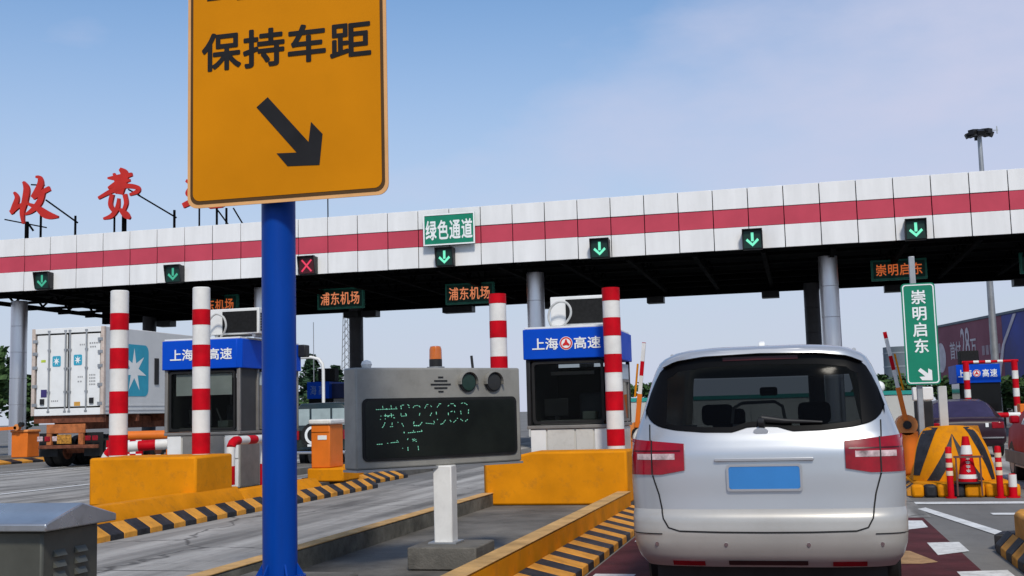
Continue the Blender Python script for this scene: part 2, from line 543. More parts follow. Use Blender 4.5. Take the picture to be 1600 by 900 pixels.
def letters(mb, items, fr, d, bold=0.02):
    """items: (char, u0, u1, v0, v1) cells in frame fr = (origin, U, N, V); flat print lifted by d along -N"""
    o, U, N, V = fr
    for ch, a, b, c, e in items:
        vs, fs = glyph(ch, bold)
        xs = [p[0] for p in vs]
        ys = [p[1] for p in vs]
        if ch.isascii():
            x0, x1, y0, y1 = min(xs), max(xs), min(ys), max(ys)
        else:
            x0, x1, y0, y1 = 0.02, 0.98, -0.10, 0.86
        offs = [(0, 0)] if bold <= 0 else [(0, 0)] + [(bold * math.cos(q * math.pi / 4 + 0.39), bold * math.sin(q * math.pi / 4 + 0.39)) for q in range(8)]
        for q, (ox, oy) in enumerate(offs):
            n = len(mb.v)
            for x, y in vs:
                mb.v.append(tuple(o + U * (a + (x + ox - x0) / (x1 - x0) * (b - a)) + V * (c + (y + oy - y0) / (y1 - y0) * (e - c)) - N * (d + q * 0.00025)))
            mb.f += [tuple(n + i for i in f) for f in fs]
    return mb


def row(s, u0, u1, v0, v1, gap=0.06):
    n = len(s)
    w_ = (u1 - u0) / n
    return [(c, u0 + w_ * i + w_ * gap / 2, u0 + w_ * (i + 1) - w_ * gap / 2, v0, v1) for i, c in enumerate(s)]


def frame(x, y, z, ang=0.0):
    """local frame on a face: U to the right, N into the thing, V up; ang turns it about z"""
    U = Vector((math.cos(ang), math.sin(ang), 0))
    return (Vector((x, y, z)), U, Vector((-math.sin(ang), math.cos(ang), 0)), Vector((0, 0, 1)))


def disc(mb, fr, u, v, r, d0, d1, n=20, ru=None):
    o, U, N, V = fr
    ru = ru or r
    poly = [(u + ru * math.cos(2 * math.pi * i / n), v + r * math.sin(2 * math.pi * i / n)) for i in range(n)]
    return mb.prism(poly, lambda a, b: o + U * a + V * b + N * d0, lambda a, b: o + U * a + V * b + N * d1)


def fpoly(mb, fr, poly, d0, d1):
    o, U, N, V = fr
    return mb.prism(poly, lambda a, b: o + U * a + V * b + N * d0, lambda a, b: o + U * a + V * b + N * d1)


def stroke(mb, pts, fr, d0, d1):
    """brush stroke: pts (u, v, width) smoothed to a polygon band"""
    P = np.array(pts, float)
    t = np.arange(len(P))
    tt = np.linspace(0, len(P) - 1, 5 * (len(P) - 1) + 1)

    def cr_(a, q):
        i = min(int(q), len(a) - 2)
        f = q - i
        p0, p1, p2, p3 = a[max(i - 1, 0)], a[i], a[i + 1], a[min(i + 2, len(a) - 1)]
        return 0.5 * (2 * p1 + (p2 - p0) * f + (2 * p0 - 5 * p1 + 4 * p2 - p3) * f * f + (3 * p1 - p0 - 3 * p2 + p3) * f ** 3)
    C = np.array([cr_(P, q) for q in tt])
    L, Rr = [], []
    for i in range(len(C)):
        d = C[min(i + 1, len(C) - 1), :2] - C[max(i - 1, 0), :2]
        d /= (np.linalg.norm(d) + 1e-9)
        nn = np.array((-d[1], d[0])) * max(C[i, 2], 0.01) / 2
        L.append(C[i, :2] + nn)
        Rr.append(C[i, :2] - nn)
    o, U, N, V = fr
    n = len(mb.v)
    for p in L + Rr:
        mb.v.append(tuple(o + U * p[0] + V * p[1] + N * d0))
    for p in L + Rr:
        mb.v.append(tuple(o + U * p[0] + V * p[1] + N * d1))
    k = len(L)
    for i in range(k - 1):
        mb.f.append((n + i, n + i + 1, n + k + i + 1, n + k + i))
        mb.f.append((n + 2 * k + i, n + 3 * k + i, n + 3 * k + i + 1, n + 2 * k + i + 1))
        mb.f.append((n + i, n + 2 * k + i, n + 2 * k + i + 1, n + i + 1))
        mb.f.append((n + k + i, n + k + i + 1, n + 3 * k + i + 1, n + 3 * k + i))
    mb.f.append((n, n + k, n + 3 * k, n + 2 * k))
    mb.f.append((n + k - 1, n + 3 * k - 1, n + 4 * k - 1, n + 2 * k - 1))
    return mb


# ================================================================== SETTING
MB().quad((-900, -60, 0), (900, -60, 0), (900, 1800, 0), (-900, 1800, 0)).build('ground', ASPHALT, kind='structure')
# lanes laid as sheets on the ground, cut into slabs with open joints
for k in range(9):
    y0 = -2 + k * 6.0
    MB().quad((-8.15, y0, 0.004), (-4.26, y0, 0.004), (-4.26, y0 + 5.97, 0.004), (-8.15, y0 + 5.97, 0.004)).build('road', CONC_ROAD, kind='structure')
    MB().quad((-15.8, y0, 0.004), (-10.15, y0, 0.004), (-10.15, y0 + 5.97, 0.004), (-15.8, y0 + 5.97, 0.004)).build('road', CONC_ROAD, kind='structure')
    MB().quad((-21.8, y0, 0.004), (-16.1, y0, 0.004), (-16.1, y0 + 5.97, 0.004), (-21.8, y0 + 5.97, 0.004)).build('road', CONC_ROAD, kind='structure')
MB().quad((-1.86, -2, 0.004), (1.42, -2, 0.004), (1.36, 15.0, 0.004), (-1.86, 15.0, 0.004)).build('road', RED_ROAD, kind='structure')
MB().quad((-1.86, 15.02, 0.004), (1.46, 15.02, 0.004), (1.46, 52, 0.004), (-1.86, 52, 0.004)).build('road', CONC_ROAD, kind='structure')
MB().quad((3.0, 8, 0.004), (6.3, 8, 0.004), (6.3, 52, 0.004), (3.0, 52, 0.004)).build('road', CONC_ROAD, kind='structure')


def patch(poly, m_, z=0.008):
    b = MB()
    b.v = [(x, y, z) for x, y in poly]
    b.f = [tuple(range(len(poly)))]
    b.build('road_marking', m_, kind='structure')


for poly in (
    [(1.02, 13.55), (1.30, 13.85), (1.31, 14.6), (1.02, 14.6)],
    [(1.14, 12.35), (1.45, 12.42), (1.45, 11.68), (1.14, 11.38)],
    [(1.17, 10.3), (1.58, 10.42), (1.58, 9.3), (1.17, 9.2)],
    [(1.1, 7.6), (1.5, 7.7), (1.5, 6.6), (1.1, 6.5)],
    [(-1.80, 10.0), (-1.45, 10.0), (-1.45, 9.0), (-1.80, 9.0)],
    [(-1.80, 13.2), (-1.45, 13.2), (-1.45, 12.4), (-1.80, 12.4)],
    [(-1.80, 7.4), (-1.45, 7.4), (-1.45, 6.4), (-1.80, 6.4)],
):
    patch(poly, WHITE_MARK)
patch([(0.55, 11.75), (0.92, 11.68), (1.09, 10.9), (0.95, 10.78), (0.5, 10.75)], TAN_MARK)
patch([(1.40, 16.15), (1.52, 16.35), (2.16, 12.45), (2.02, 12.3)], WHITE_MARK)
patch([(1.45, 16.9), (3.6, 16.9), (3.6, 17.25), (1.45, 17.25)], WHITE_MARK)
patch([(2.2, 15.3), (3.6, 15.3), (3.6, 15.55), (2.2, 15.55)], WHITE_MARK)
for x in (-22.05, -15.95):
    patch([(x - 0.09, 5), (x + 0.09, 5), (x + 0.09, 45), (x - 0.09, 45)], WHITE_MARK)
patch([(-23.3, 25), (-23.15, 25), (-23.15, 45), (-23.3, 45)], WHITE_MARK)


# ------------------------------------------------------------------ traffic islands with striped kerbs
def kerb_run(parent, xa, xb, y0, y1, pitch=0.285, zt=0.16, first=0):
    """sloped black / yellow kerb blocks along y; xa = foot of the wall, xb = lane edge"""
    n = int(round((y1 - y0) / pitch))
    protos = {}
    for i in range(n):
        key = (i + first) % 2
        off = i * pitch
        if key not in protos:
            b = MB()
            ya, yb = y0 + off, y0 + off + pitch - 0.006
            b.prism([(xa, 0.0), (xb, 0.0), (xb, 0.075), (xa, zt)], lambda x, z, q=ya: (x, q, z), lambda x, z, q=yb: (x, q, z))
            o = b.build('kerb_block', (YEL_WORN, BLK_PAINT)[key], parent, bevel=0.008)
            protos[key] = (o, off)
        else:
            o, o0 = protos[key]
            share(o, parent, (0, off - o0 + random.uniform(-0.003, 0.003), random.uniform(-0.004, 0.002)))


isl = MB().box(-4.1, -2.4, -2, 17.9, 0.001, 0.16).build('traffic_island', ISLAND, kind='structure')
isl['label'] = 'grey concrete island deck under the information board'
MB().box(-4.245, -4.1, -2, 15.2, 0.0, 0.32).build('kerb_wall', KERB_GREY, isl, bevel=0.012)
MB().box(-4.25, -4.095, -2, 15.2, 0.3225, 0.333).build('kerb_cap', CAP_WORN, isl, bevel=0.004)
MB().box(-2.4, -2.235, -2, 15.2, 0.0, 0.328).build('kerb_wall', YEL, isl, bevel=0.015)
MB().box(-2.405, -2.23, -2, 15.2, 0.3305, 0.338).build('kerb_cap', CAP_WORN, isl, bevel=0.003)
kerb_run(isl, -2.2325, -1.88, -1, 17.0)
MB().box(-4.24, -2.24, 17.92, 33, 0.0, 0.2).build('kerb_wall', KERB_GREY, isl, bevel=0.01)

isl0 = MB().box(-10.1, -8.62, 9, 21.2, 0.001, 0.2).build('traffic_island', ISLAND, kind='structure')
isl0['label'] = 'island deck under the booth left of the blue pole'
MB().prism([(-8.62, 0), (-8.285, 0), (-8.285, 0.185), (-8.42, 0.39), (-8.62, 0.39)], lambda x, z: (x, 9, z), lambda x, z: (x, 16.25, z)).build('kerb_wall', YEL, isl0, bevel=0.015)
MB().prism([(-8.62, 0), (-8.285, 0), (-8.285, 0.185), (-8.42, 0.33), (-8.62, 0.33)], lambda x, z: (x, 16.27, z), lambda x, z: (x, 19.2, z)).build('kerb_wall', YEL, isl0, bevel=0.015)
kerb_run(isl0, -8.282, -8.08, 9.5, 21.3, pitch=0.29, first=1, zt=0.2)
isl0b = MB().box(-10.1, -8.95, 22.3, 29, 0.001, 0.16).build('traffic_island', ISLAND, kind='structure')
isl0b['label'] = 'low island deck beyond the orange barrier machine'
kerb_run(isl0b, -8.948, -8.66, 22.5, 24.9, pitch=0.29, zt=0.2)
MB().box(-9.3, -8.95, 22.3, 22.9, 0.17, 0.42).build('kerb_stub', YEL, isl0b, bevel=0.04)

islm = MB().box(-13.5, -12.0, 20.4, 30, 0.001, 0.16).build('traffic_island', ISLAND, kind='structure')
islm['label'] = 'island deck behind the red and white checkered board'
isll = MB().box(-31.5, -28.0, 34, 60, 0.001, 0.16).build('traffic_island', ISLAND, kind='structure')
isll['label'] = 'island deck at the far left by the column'
kerb_run(isll, -27.95, -27.5, 34.2, 45, pitch=0.6)

islr = MB().xy([(1.6, 18.6), (1.8, 18.25), (2.75, 18.25), (2.98, 18.6), (2.98, 34), (1.6, 34)], 0.001, 0.2).build('traffic_island', YEL, kind='structure', bevel=0.05)
islr['label'] = 'yellow island deck under the rounded striped block'
# short striped base blocks round the nose of that island
for i, (x0, x1) in enumerate(((1.5, 1.68), (1.68, 1.86), (1.86, 2.04), (2.04, 2.24), (2.24, 2.52), (2.52, 2.76), (2.76, 3.0))):
    MB().box(x0, x1 - 0.006, 18.05, 18.24, 0.0, 0.19).build('kerb_block', (YEL, BLK_PAINT)[i % 2] if i < 5 else YEL, islr, bevel=0.04)
kerb_run(islr, 1.59, 1.46, 18.4, 24, pitch=0.3)

islq = MB().box(2.03, 3.4, -2, 11.6, 0.001, 0.2).build('traffic_island', ISLAND, kind='structure')
islq['label'] = 'island deck at the lower right corner'
MB().xy([(1.80, -2), (1.80, 11.3), (1.88, 11.6), (2.1, 11.8), (2.75, 11.95), (2.75, 11.7), (2.2, 11.6), (2.04, 11.4), (2.04, -2)], 0.0, 0.40).build('kerb_wall', YEL_WORN, islq, bevel=0.03)
kerb_run(islq, 1.797, 1.68, 2, 11.8, zt=0.2)
MB().xy([(1.69, 11.82), (1.80, 11.82), (2.1, 12.0), (2.04, 12.2), (1.8, 12.1)], 0.0, 0.15).build('kerb_nose', BLK_PAINT, islq, bevel=0.02)

# ================================================================== TOLL CANOPY
YF = 40.0
ZB, ZT = 6.74, 8.88
can = thing('toll_canopy', 'long white toll canopy with a red stripe spanning all the lanes', 'canopy', (-10, 46, 0))
P0, PITCH = -30.151, 1.1955
kA, kB = -4, 36
zs = ((ZB, ZB + 0.775, PANEL_W), (ZB + 0.79, ZB + 1.415, PANEL_R), (ZB + 1.43, ZT, PANEL_W))
pro = [None] * 3
for k in range(kA, kB):
    for j, (z0, z1, mm) in enumerate(zs):
        x0 = P0 + k * PITCH
        if pro[j] is None:
            dy = 0.025 if j == 1 else 0.0
            pro[j] = MB().box(x0 + 0.014, x0 + PITCH - 0.014, YF + dy, YF + 0.06, z0, z1).build('fascia_panel', mm, can, bevel=0.008)
            pro[j + 0] = (pro[j], k)
        else:
            o, kk = pro[j]
            c = share(o, can, ((k - kk) * PITCH, random.uniform(-0.006, 0.006), random.uniform(-0.006, 0.006)))
            c.rotation_euler = (0, 0, 0)
XA, XB = P0 + kA * PITCH, P0 + kB * PITCH
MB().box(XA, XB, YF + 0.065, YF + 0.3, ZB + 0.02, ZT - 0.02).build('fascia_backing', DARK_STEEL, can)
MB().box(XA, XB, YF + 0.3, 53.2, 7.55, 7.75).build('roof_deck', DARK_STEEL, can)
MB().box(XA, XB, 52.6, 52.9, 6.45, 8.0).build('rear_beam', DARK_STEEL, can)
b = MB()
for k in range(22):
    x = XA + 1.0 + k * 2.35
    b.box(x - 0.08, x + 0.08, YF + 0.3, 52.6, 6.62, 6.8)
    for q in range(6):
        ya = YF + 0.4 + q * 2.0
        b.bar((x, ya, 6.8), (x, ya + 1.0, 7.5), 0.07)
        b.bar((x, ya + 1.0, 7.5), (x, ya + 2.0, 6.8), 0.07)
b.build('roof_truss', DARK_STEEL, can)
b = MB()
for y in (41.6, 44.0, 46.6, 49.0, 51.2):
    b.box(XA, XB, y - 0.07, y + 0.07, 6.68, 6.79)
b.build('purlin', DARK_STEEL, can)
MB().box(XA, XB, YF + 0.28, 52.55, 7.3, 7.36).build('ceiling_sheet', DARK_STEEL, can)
pf = None
for x in (-20.9, -20.0, -15.9, -15.2, -11.3, -10.1, -6.2, -1.1, 4.1, 9.3, -26.2, -31.0):
    wv = 0.9
    if pf is None:
        pf = (MB().box(x - 0.38, x + 0.38, 51.9, 52.55, 6.12, 6.42).build('flood_light', BLACK_PL, can, bevel=0.02), x)
    else:
        share(pf[0], can, (x - pf[1], 0, 0))


def column(x, y, m_, r=0.34, h=6.7):
    pts, rs = [], []
    z = 0.0
    seg = 1.12
    while z < h:
        z1 = min(z + seg, h)
        pts += [(x, y, z), (x, y, z + 0.012), (x, y, z1 - 0.012), (x, y, z1)]
        rs += [r - 0.012, r, r, r - 0.012]
        z = z1 + 0.001
    return MB().tube(pts, rs, 28).build('column', m_, can)


for x in (-32.6, -21.15, -9.71, 1.17):
    column(x, 43.0, COLUMN_M)
for x in (-32.0, -20.78, -9.5, 0.66):
    column(x, 52.3, COLUMN_D)


# ------------------------------------------------------------------ lane signals on the fascia
def lane_signal(x, z, label, red=False, dim=False):
    t = thing('lane_signal', label, 'lane signal', (x, YF, z), 'lane control signals along the canopy fascia')
    w_, h_ = 0.34, 0.34
    MB().box(x - w_, x + w_, YF - 0.28, YF - 0.002, z - h_, z + h_).build('housing', BLACK_PL, t, bevel=0.03)
    b = MB()
    b.yz([(YF - 0.43, z + h_ + 0.012), (YF - 0.285, z + h_ + 0.012), (YF - 0.285, z + h_ - 0.02), (YF - 0.43, z + h_ - 0.01)], x - w_, x + w_)
    for xs_ in (x - w_, x + w_ - 0.025):
        b.yz([(YF - 0.42, z + h_ - 0.022), (YF - 0.285, z + h_ - 0.022), (YF - 0.285, z - h_ + 0.05)], xs_, xs_ + 0.025)
    b.build('hood', BLACK_PL, t)
    face = mat('signal_face_red', (0.06, 0.008, 0.012), 0.4) if red else mat('signal_face_green', (0.006, 0.03, 0.022), 0.4)
    MB().box(x - 0.29, x + 0.29, YF - 0.292, YF - 0.282, z - 0.3, z + 0.28).build('lens', face, t)
    fr = frame(x, YF - 0.294, z - 0.01)
    b = MB()
    if red:
        for sgn in (1, -1):
            fpoly(b, fr, [(-0.22, -0.2 * sgn), (-0.17, -0.24 * sgn), (0.22, 0.2 * sgn), (0.17, 0.24 * sgn)], -0.004 - 0.004 * (sgn > 0), 0)
        b.build('red_cross', E_RED, t)
    else:
        em = E_GREEN_DIM if dim else E_GREEN
        fpoly(b, fr, [(-0.045, 0.24), (-0.045, -0.06), (0.045, -0.06), (0.045, 0.24)], -0.004, 0)
        fpoly(b, fr, [(0, -0.24), (0.22, -0.03), (0.17, 0.04), (0, -0.13), (-0.17, 0.04), (-0.22, -0.03)], -0.008, 0)
        b.build('green_arrow', em, t)


lane_signal(-29.1, 7.07, 'dim green arrow lane signal, leftmost, under the first big red roof letter', dim=True)
lane_signal(-23.3, 7.03, 'green arrow lane signal second from left, between the two near white striped posts', dim=True)
lane_signal(-17.73, 7.05, 'lane signal showing a red cross right of the blue pole', red=True)
lane_signal(-12.33, 7.06, 'green arrow lane signal right below the green rectangular fascia sign')
lane_signal(-6.62, 7.03, 'green arrow lane signal above the booth with the striped pole in front')
lane_signal(-1.35, 7.03, 'bright green arrow lane signal above the silver van')
lane_signal(3.94, 7.03, 'rightmost green arrow lane signal above the tall narrow green sign')

# ------------------------------------------------------------------ green sign on the fascia
t = thing('fascia_sign', 'green rectangular sign with four white characters on the canopy fascia', 'sign', (-12.15, 39.8, 7.5))
MB().box(-13.13, -11.17, 39.76, 39.8, 7.5, 8.66).build('sign_panel', GREEN_SIGN, t, bevel=0.01)
ring_frame(MB(), [(-13.13, 7.5), (-11.17, 7.5), (-11.17, 8.66), (-13.13, 8.66)], [(-13.08, 7.55), (-11.22, 7.55), (-11.22, 8.61), (-13.08, 8.61)], 39.74, 39.757).build('border', WHITE_SHEET, t)
b = MB()
letters(b, row('绿色通道', -0.91, 0.91, 0.22, 0.95, 0.1), frame(-12.15, 39.758, 7.48), 0.004, 0.022)
b.build('lettering', WHITE_SHEET, t)
b = MB()
for x in (-12.8, -11.5):
    b.box(x - 0.04, x + 0.04, 39.802, 39.995, 7.7, 8.5)
b.build('bracket', GALV, t)


# ------------------------------------------------------------------ hanging LED destination boards
def led_board(x0, x1, z0, z1, s, label, dim=False, y=46.0):
    t = thing('message_board', label, 'message board', ((x0 + x1) / 2, y, z0), 'destination boards hanging under the canopy')
    MB().box(x0, x1, y, y + 0.2, z0, z1).build('board_case', BOARD_RIM, t, bevel=0.02)
    MB().box(x0 + 0.08, x1 - 0.08, y - 0.012, y - 0.002, z0 + 0.08, z1 - 0.08).build('board_face', BOARD_FACE, t)
    b = MB()
    letters(b, row(s, x0 + 0.15, x1 - 0.15, z0 + 0.17, z1 - 0.17, 0.08), (Vector((0, y - 0.013, 0)), Vector((1, 0, 0)), Vector((0, 1, 0)), Vector((0, 0, 1))), 0.004, 0.012)
    b.build('lettering', E_ORANGE_DIM if dim else E_ORANGE, t)
    b = MB()
    for x in (x0 + 0.4, x1 - 0.4):
        b.box(x - 0.03, x + 0.03, y + 0.08, y + 0.14, z1 + 0.002, 7.3)
    b.build('hanger', DARK_STEEL, t)


led_board(-26.0, -23.83, 5.98, 6.86, '浦东机场', 'leftmost orange lettered board, partly hidden by the left booth and a striped pole', True)
led_board(-20.06, -17.93, 5.98, 6.88, '浦东机场', 'orange lettered board between the blue pole and the dark column')
led_board(-14.28, -12.16, 5.92, 6.8, '浦东机场', 'orange lettered board with its right edge behind the near striped pole')
led_board(2.84, 4.88, 6.02, 6.82, '崇明启东', 'orange lettered board just above the tall narrow green sign', True)
led_board(8.16, 10.2, 6.02, 6.82, '崇明启东', 'board cut by the right edge of the picture, under the canopy', True)


# ------------------------------------------------------------------ red brush letters on the roof
def roof_letter(strokes, posts, label, base_x, x0):
    """strokes in photo-trace units (38 px per metre, x4)"""
    t = thing('roof_letter', label, 'roof letter', (base_x, 41, 8.9), 'red brush letters standing on the canopy roof')
    k = 1 / 133.5
    kz = 1 / 149.0
    fr = (Vector((x0, 41.0, 0)), Vector((1, 0, -0.075)), Vector((0, 1, 0)), Vector((0.0, 0, 1)))
    z_of = lambda y: 11.79 - (y - 100) * kz
    b = MB()
    for i, s in enumerate(strokes):
        stroke(b, [(x * k, z_of(y), w_ * k) for x, y, w_ in s], fr, -0.05 + 0.0009 * i, 0.06 + 0.0009 * i)
    o = b.build('character', RED_LETTER, t)
    fix_normals(o)
    for p in posts:
        (xa, ya), (xb, yb), wd = p
        back = 0.16 if xa == xb else 0.3
        f2 = lambda x, y, dd: tuple(fr[0] + fr[1] * (x * k) + fr[3] * z_of(y) + Vector((0, dd, 0)))
        pb = Vector(f2(xb, yb, back))
        if abs(xa - xb) < 4:
            pb = Vector(f2(xa, ya, 0.16))
            pb.z = 8.6
        MB().bar(f2(xa, ya, 0.16), pb, wd * k).build('strut', DARK_STEEL, t)


X_CH = -32.0
S1 = [[(75, 205, 12), (95, 240, 26), (82, 290, 34), (62, 335, 26)],
      [(55, 335, 26), (110, 292, 20), (165, 262, 12)],
      [(133, 138, 12), (155, 185, 38), (146, 260, 38), (130, 330, 30), (138, 402, 14)],
      [(212, 108, 12), (238, 115, 24), (240, 165, 40), (192, 238, 22)],
      [(198, 242, 20), (250, 208, 28), (302, 180, 28)],
      [(262, 200, 28), (238, 268, 38), (192, 320, 28), (148, 345, 10)],
      [(150, 272, 10), (220, 300, 30), (285, 345, 46), (358, 358, 12)]]
P1 = [((143, 385), (143, 468), 16), ((232, 330), (232, 466), 9), ((262, 248), (452, 386), 8), ((450, 345), (450, 450), 9), ((0, 373), (255, 418), 7), ((165, 152), (240, 152), 7), ((150, 395), (172, 440), 10)]
roof_letter(S1, P1, 'red brush letter 收 on struts, leftmost on the roof', -30.8, X_CH)
S2 = [[(608, 240, 16), (690, 195, 26), (770, 165, 26), (840, 172, 26), (848, 196, 26), (800, 218, 14)],
      [(664, 116, 10), (735, 112, 34), (812, 92, 20)],
      [(668, 178, 14), (730, 145, 30), (800, 128, 14)],
      [(738, 58, 18), (765, 90, 48), (748, 150, 60), (738, 215, 40)],
      [(700, 86, 12), (722, 150, 30), (702, 205, 30)],
      [(692, 215, 26), (682, 280, 26), (706, 322, 20)],
      [(768, 215, 24), (778, 270, 24), (760, 322, 20)],
      [(732, 240, 14), (724, 300, 26), (690, 348, 26), (640, 366, 12)],
      [(738, 305, 16), (775, 340, 38), (802, 364, 14)]]
P2 = [((692, 340), (690, 440), 8), ((745, 345), (745, 436), 10), ((760, 330), (758, 436), 9), ((835, 214), (1056, 348), 8), ((1055, 305), (1055, 412), 10), ((775, 180), (835, 214), 8)]
roof_letter(S2, P2, 'red brush letter 费 on struts, standing clear of the yellow sign', -27.2, X_CH)
S3 = [[(1138, 130, 16), (1172, 152, 26)], [(1170, 168, 22), (1148, 205, 26), (1152, 226, 12)],
      [(1120, 284, 28), (1165, 262, 30), (1230, 245, 16)], [(1300, 110, 22), (1306, 160, 30), (1304, 222, 22)],
      [(1302, 168, 18), (1372, 152, 18)], [(1268, 225, 16), (1276, 292, 22)], [(1266, 226, 18), (1362, 214, 22), (1350, 285, 18)], [(1276, 290, 18), (1352, 282, 18)]]
P3 = [((1203, 270), (1203, 402), 7), ((1306, 290), (1306, 396), 9), ((1362, 290), (1362, 392), 9), ((1312, 305), (1362, 385), 8), ((1402, 290), (1450, 386), 8)]
roof_letter(S3, P3, 'red brush letter 站 mostly hidden behind the yellow sign', -23.6, X_CH)
t = thing('roof_rod', 'thin rod on a small foot on the canopy roof below the yellow sign', 'antenna', (-17.4, 41, 8.9))
MB().tube([(-17.4, 41, 8.86), (-17.4, 41, 10.3)], 0.025, 6).build('rod', DARK_STEEL, t)
MB().bar((-17.55, 41, 8.88), (-17.25, 41, 8.95), 0.05).build('foot', DARK_STEEL, t)

# ================================================================== YELLOW SIGN ON BLUE POLE
t = thing('keep_distance_sign', 'big yellow sign with black characters and arrow on a thick blue pole', 'road sign', (-3.325, 7.0, 0.45))
MB().box(-3.72, -2.94, 6.62, 7.4, 0.165, 0.375).build('plinth', ISLAND, t, bevel=0.02)
MB().tube([(-3.325, 7.0, 0.39), (-3.325, 7.0, 4.85)], 0.112, 40).build('pole', BLUE_POLE, t)
MB().tube([(-3.325, 7.0, 0.376), (-3.325, 7.0, 0.405)], 0.165, 32).build('flange', BLUE_POLE, t)
for a in range(6):
    c, s = math.cos(a * math.pi / 3 + 0.2), math.sin(a * math.pi / 3 + 0.2)
    p = lambda r_, z_: (-3.325 + c * r_, 7.0 + s * r_, z_)
    b = MB()
    n_ = Vector((-s, c, 0)) * 0.006
    tri = [Vector(p(0.108, 0.407)), Vector(p(0.158, 0.407)), Vector(p(0.108, 0.49))]
    b.v = [tuple(q - n_) for q in tri] + [tuple(q + n_) for q in tri]
    b.f = [(0, 1, 2), (5, 4, 3), (0, 3, 4, 1), (1, 4, 5, 2), (2, 5, 3, 0)]
    b.build('gusset', BLUE_POLE, t)
SX0, SX1, SZ0, SZ1 = -3.885, -2.472, 2.808, 4.92
MB().xz(rrect(SX0, SX1, SZ0, SZ1, 0.07), 6.80, 6.808).build('sign_panel', RIM_SIGN, t)
MB().xz(rrect(SX0 + 0.022, SX1 - 0.022, SZ0 + 0.024, SZ1 - 0.022, 0.06), 6.797, 6.7995).build('border_line', BORDER_BR, t)
MB().xz(rrect(SX0 + 0.042, SX1 - 0.042, SZ0 + 0.046, SZ1 - 0.042, 0.05), 6.7945, 6.7968).build('sign_face', YEL_SIGN, t)
b = MB()
fr = (Vector((0, 6.794, 0)), Vector((1, 0, 0)), Vector((0, 1, 0)), Vector((0, 0, 1)))
letters(b, [('保', -3.772, -3.496, 3.725, 3.985), ('持', -3.472, -3.178, 3.72, 3.98), ('车', -3.160, -2.882, 3.722, 3.975), ('距', -2.856, -2.574, 3.716, 3.962)], fr, 0.002, 0.026)
b.build('lettering', SIGN_BLACK, t)
b = MB()
for x0, x1, z0 in ((-3.74, -3.64, 4.213), (-3.52, -3.46, 4.196), (-3.43, -3.40, 4.192)):
    b.box(x0, x1, 6.7915, 6.793, z0, z0 + 0.2)
b.build('upper_lettering', SIGN_BLACK, t)
b = MB().xz([(-3.3, 3.512), (-3.38, 3.451), (-3.096, 3.125), (-3.238, 3.131), (-3.161, 3.04), (-2.938, 3.031), (-2.915, 3.233), (-2.995, 3.32), (-3.013, 3.188)], 6.7915, 6.794)
b.build('arrow', SIGN_BLACK, t)
b = MB()
for z in (3.2, 4.4):
    b.box(-3.55, -3.1, 6.81, 6.885, z - 0.04, z + 0.04)
b.build('clamp', GALV, t)

# ================================================================== CONTROL CABINET lower left
t = thing('control_cabinet', 'dark grey steel roadside cabinet with a sloped roof and louvres', 'cabinet', (-3.85, 4.85, 0.16))
CX0, CX1, CY0, CY1 = -4.9, -3.36, 4.62, 5.05
MB().box(CX0, CX1, CY0, CY1, 0.17, 0.935).build('body', CABINET_M, t, bevel=0.012)
rx0, rx1, ry0, ry1 = CX0 - 0.05, CX1 + 0.06, CY0 - 0.06, CY1 + 0.06
b = MB().yz([(ry0, 0.938), (ry1, 0.938), (ry1, 0.972), ((ry0 + ry1) / 2, 1.045), (ry0, 0.972)], rx0, rx1)
b.build('roof', CABINET_TOP_SKY, t, bevel=0.006)
for cyy in (4.70, 4.86):
    for i in range(12):
        z = 0.84 - i * 0.05
        b = MB()
        x = CX1 + 0.001
        y0, y1 = cyy, cyy + 0.085
        b.v = [(x, y0, z), (x, y1, z), (x, y0, z - 0.03), (x, y1, z - 0.03), (x + 0.02, y0 + 0.006, z - 0.027), (x + 0.02, y1 - 0.006, z - 0.027)]
        b.f = [(0, 1, 5, 4), (0, 4, 2), (1, 3, 5), (2, 4, 5, 3)]
        b.build('louvre', CABINET_M, t)


# ================================================================== STRIPED POSTS
def striped_post(x, y, zb, zt, r, bands, label, group='tall red and white striped steel posts by the booths', cap=True):
    t = thing('striped_post', label, 'post', (x, y, zb), group)
    MB().tube([(x, y, zb), (x, y, zt - 0.012), (x, y, zt)], [r, r, r - 0.014], 28).build('post', POLE_W, t)
    for z0, z1 in bands:
        MB().tube([(x, y, z0), (x, y, z1)], r + 0.003, 28, caps=(z1 >= zt)).build('red_band', RED_BAND, t)


def bands_px(ys, y_top, y_bot, z_top, z_bot):
    f = lambda y: z_top + (y - y_top) / (y_bot - y_top) * (z_bot - z_top)
    return [(f(b_), f(a_)) for a_, b_ in ys]


striped_post(-10.25, 15.9, 0.88, 3.45, 0.138, bands_px([(490, 517), (546, 579), (615, 650), (684, 716)], 453, 718, 3.45, 0.885), 'tall striped post with a white top in front of the container')
striped_post(-8.84, 15.9, 0.88, 3.43, 0.132, bands_px([(484, 509), (541, 576), (611, 645), (681, 714)], 448, 716, 3.43, 0.885), 'tall striped post with a white top in front of the left booth')
striped_post(-4.18, 16.0, 0.3, 3.10, 0.122, bands_px([(459.5, 475), (503, 530), (560, 588), (616, 645), (672, 700)], 460, 705, 3.10, 0.9), 'tall striped post with a red top rising behind the grey information board')
striped_post(-2.53, 16.0, 0.3, 3.11, 0.122, bands_px([(450, 471), (498, 527), (556, 585), (615, 645), (674, 700)], 450, 702, 3.11, 0.89), 'tall striped post with a red top beside the silver van')

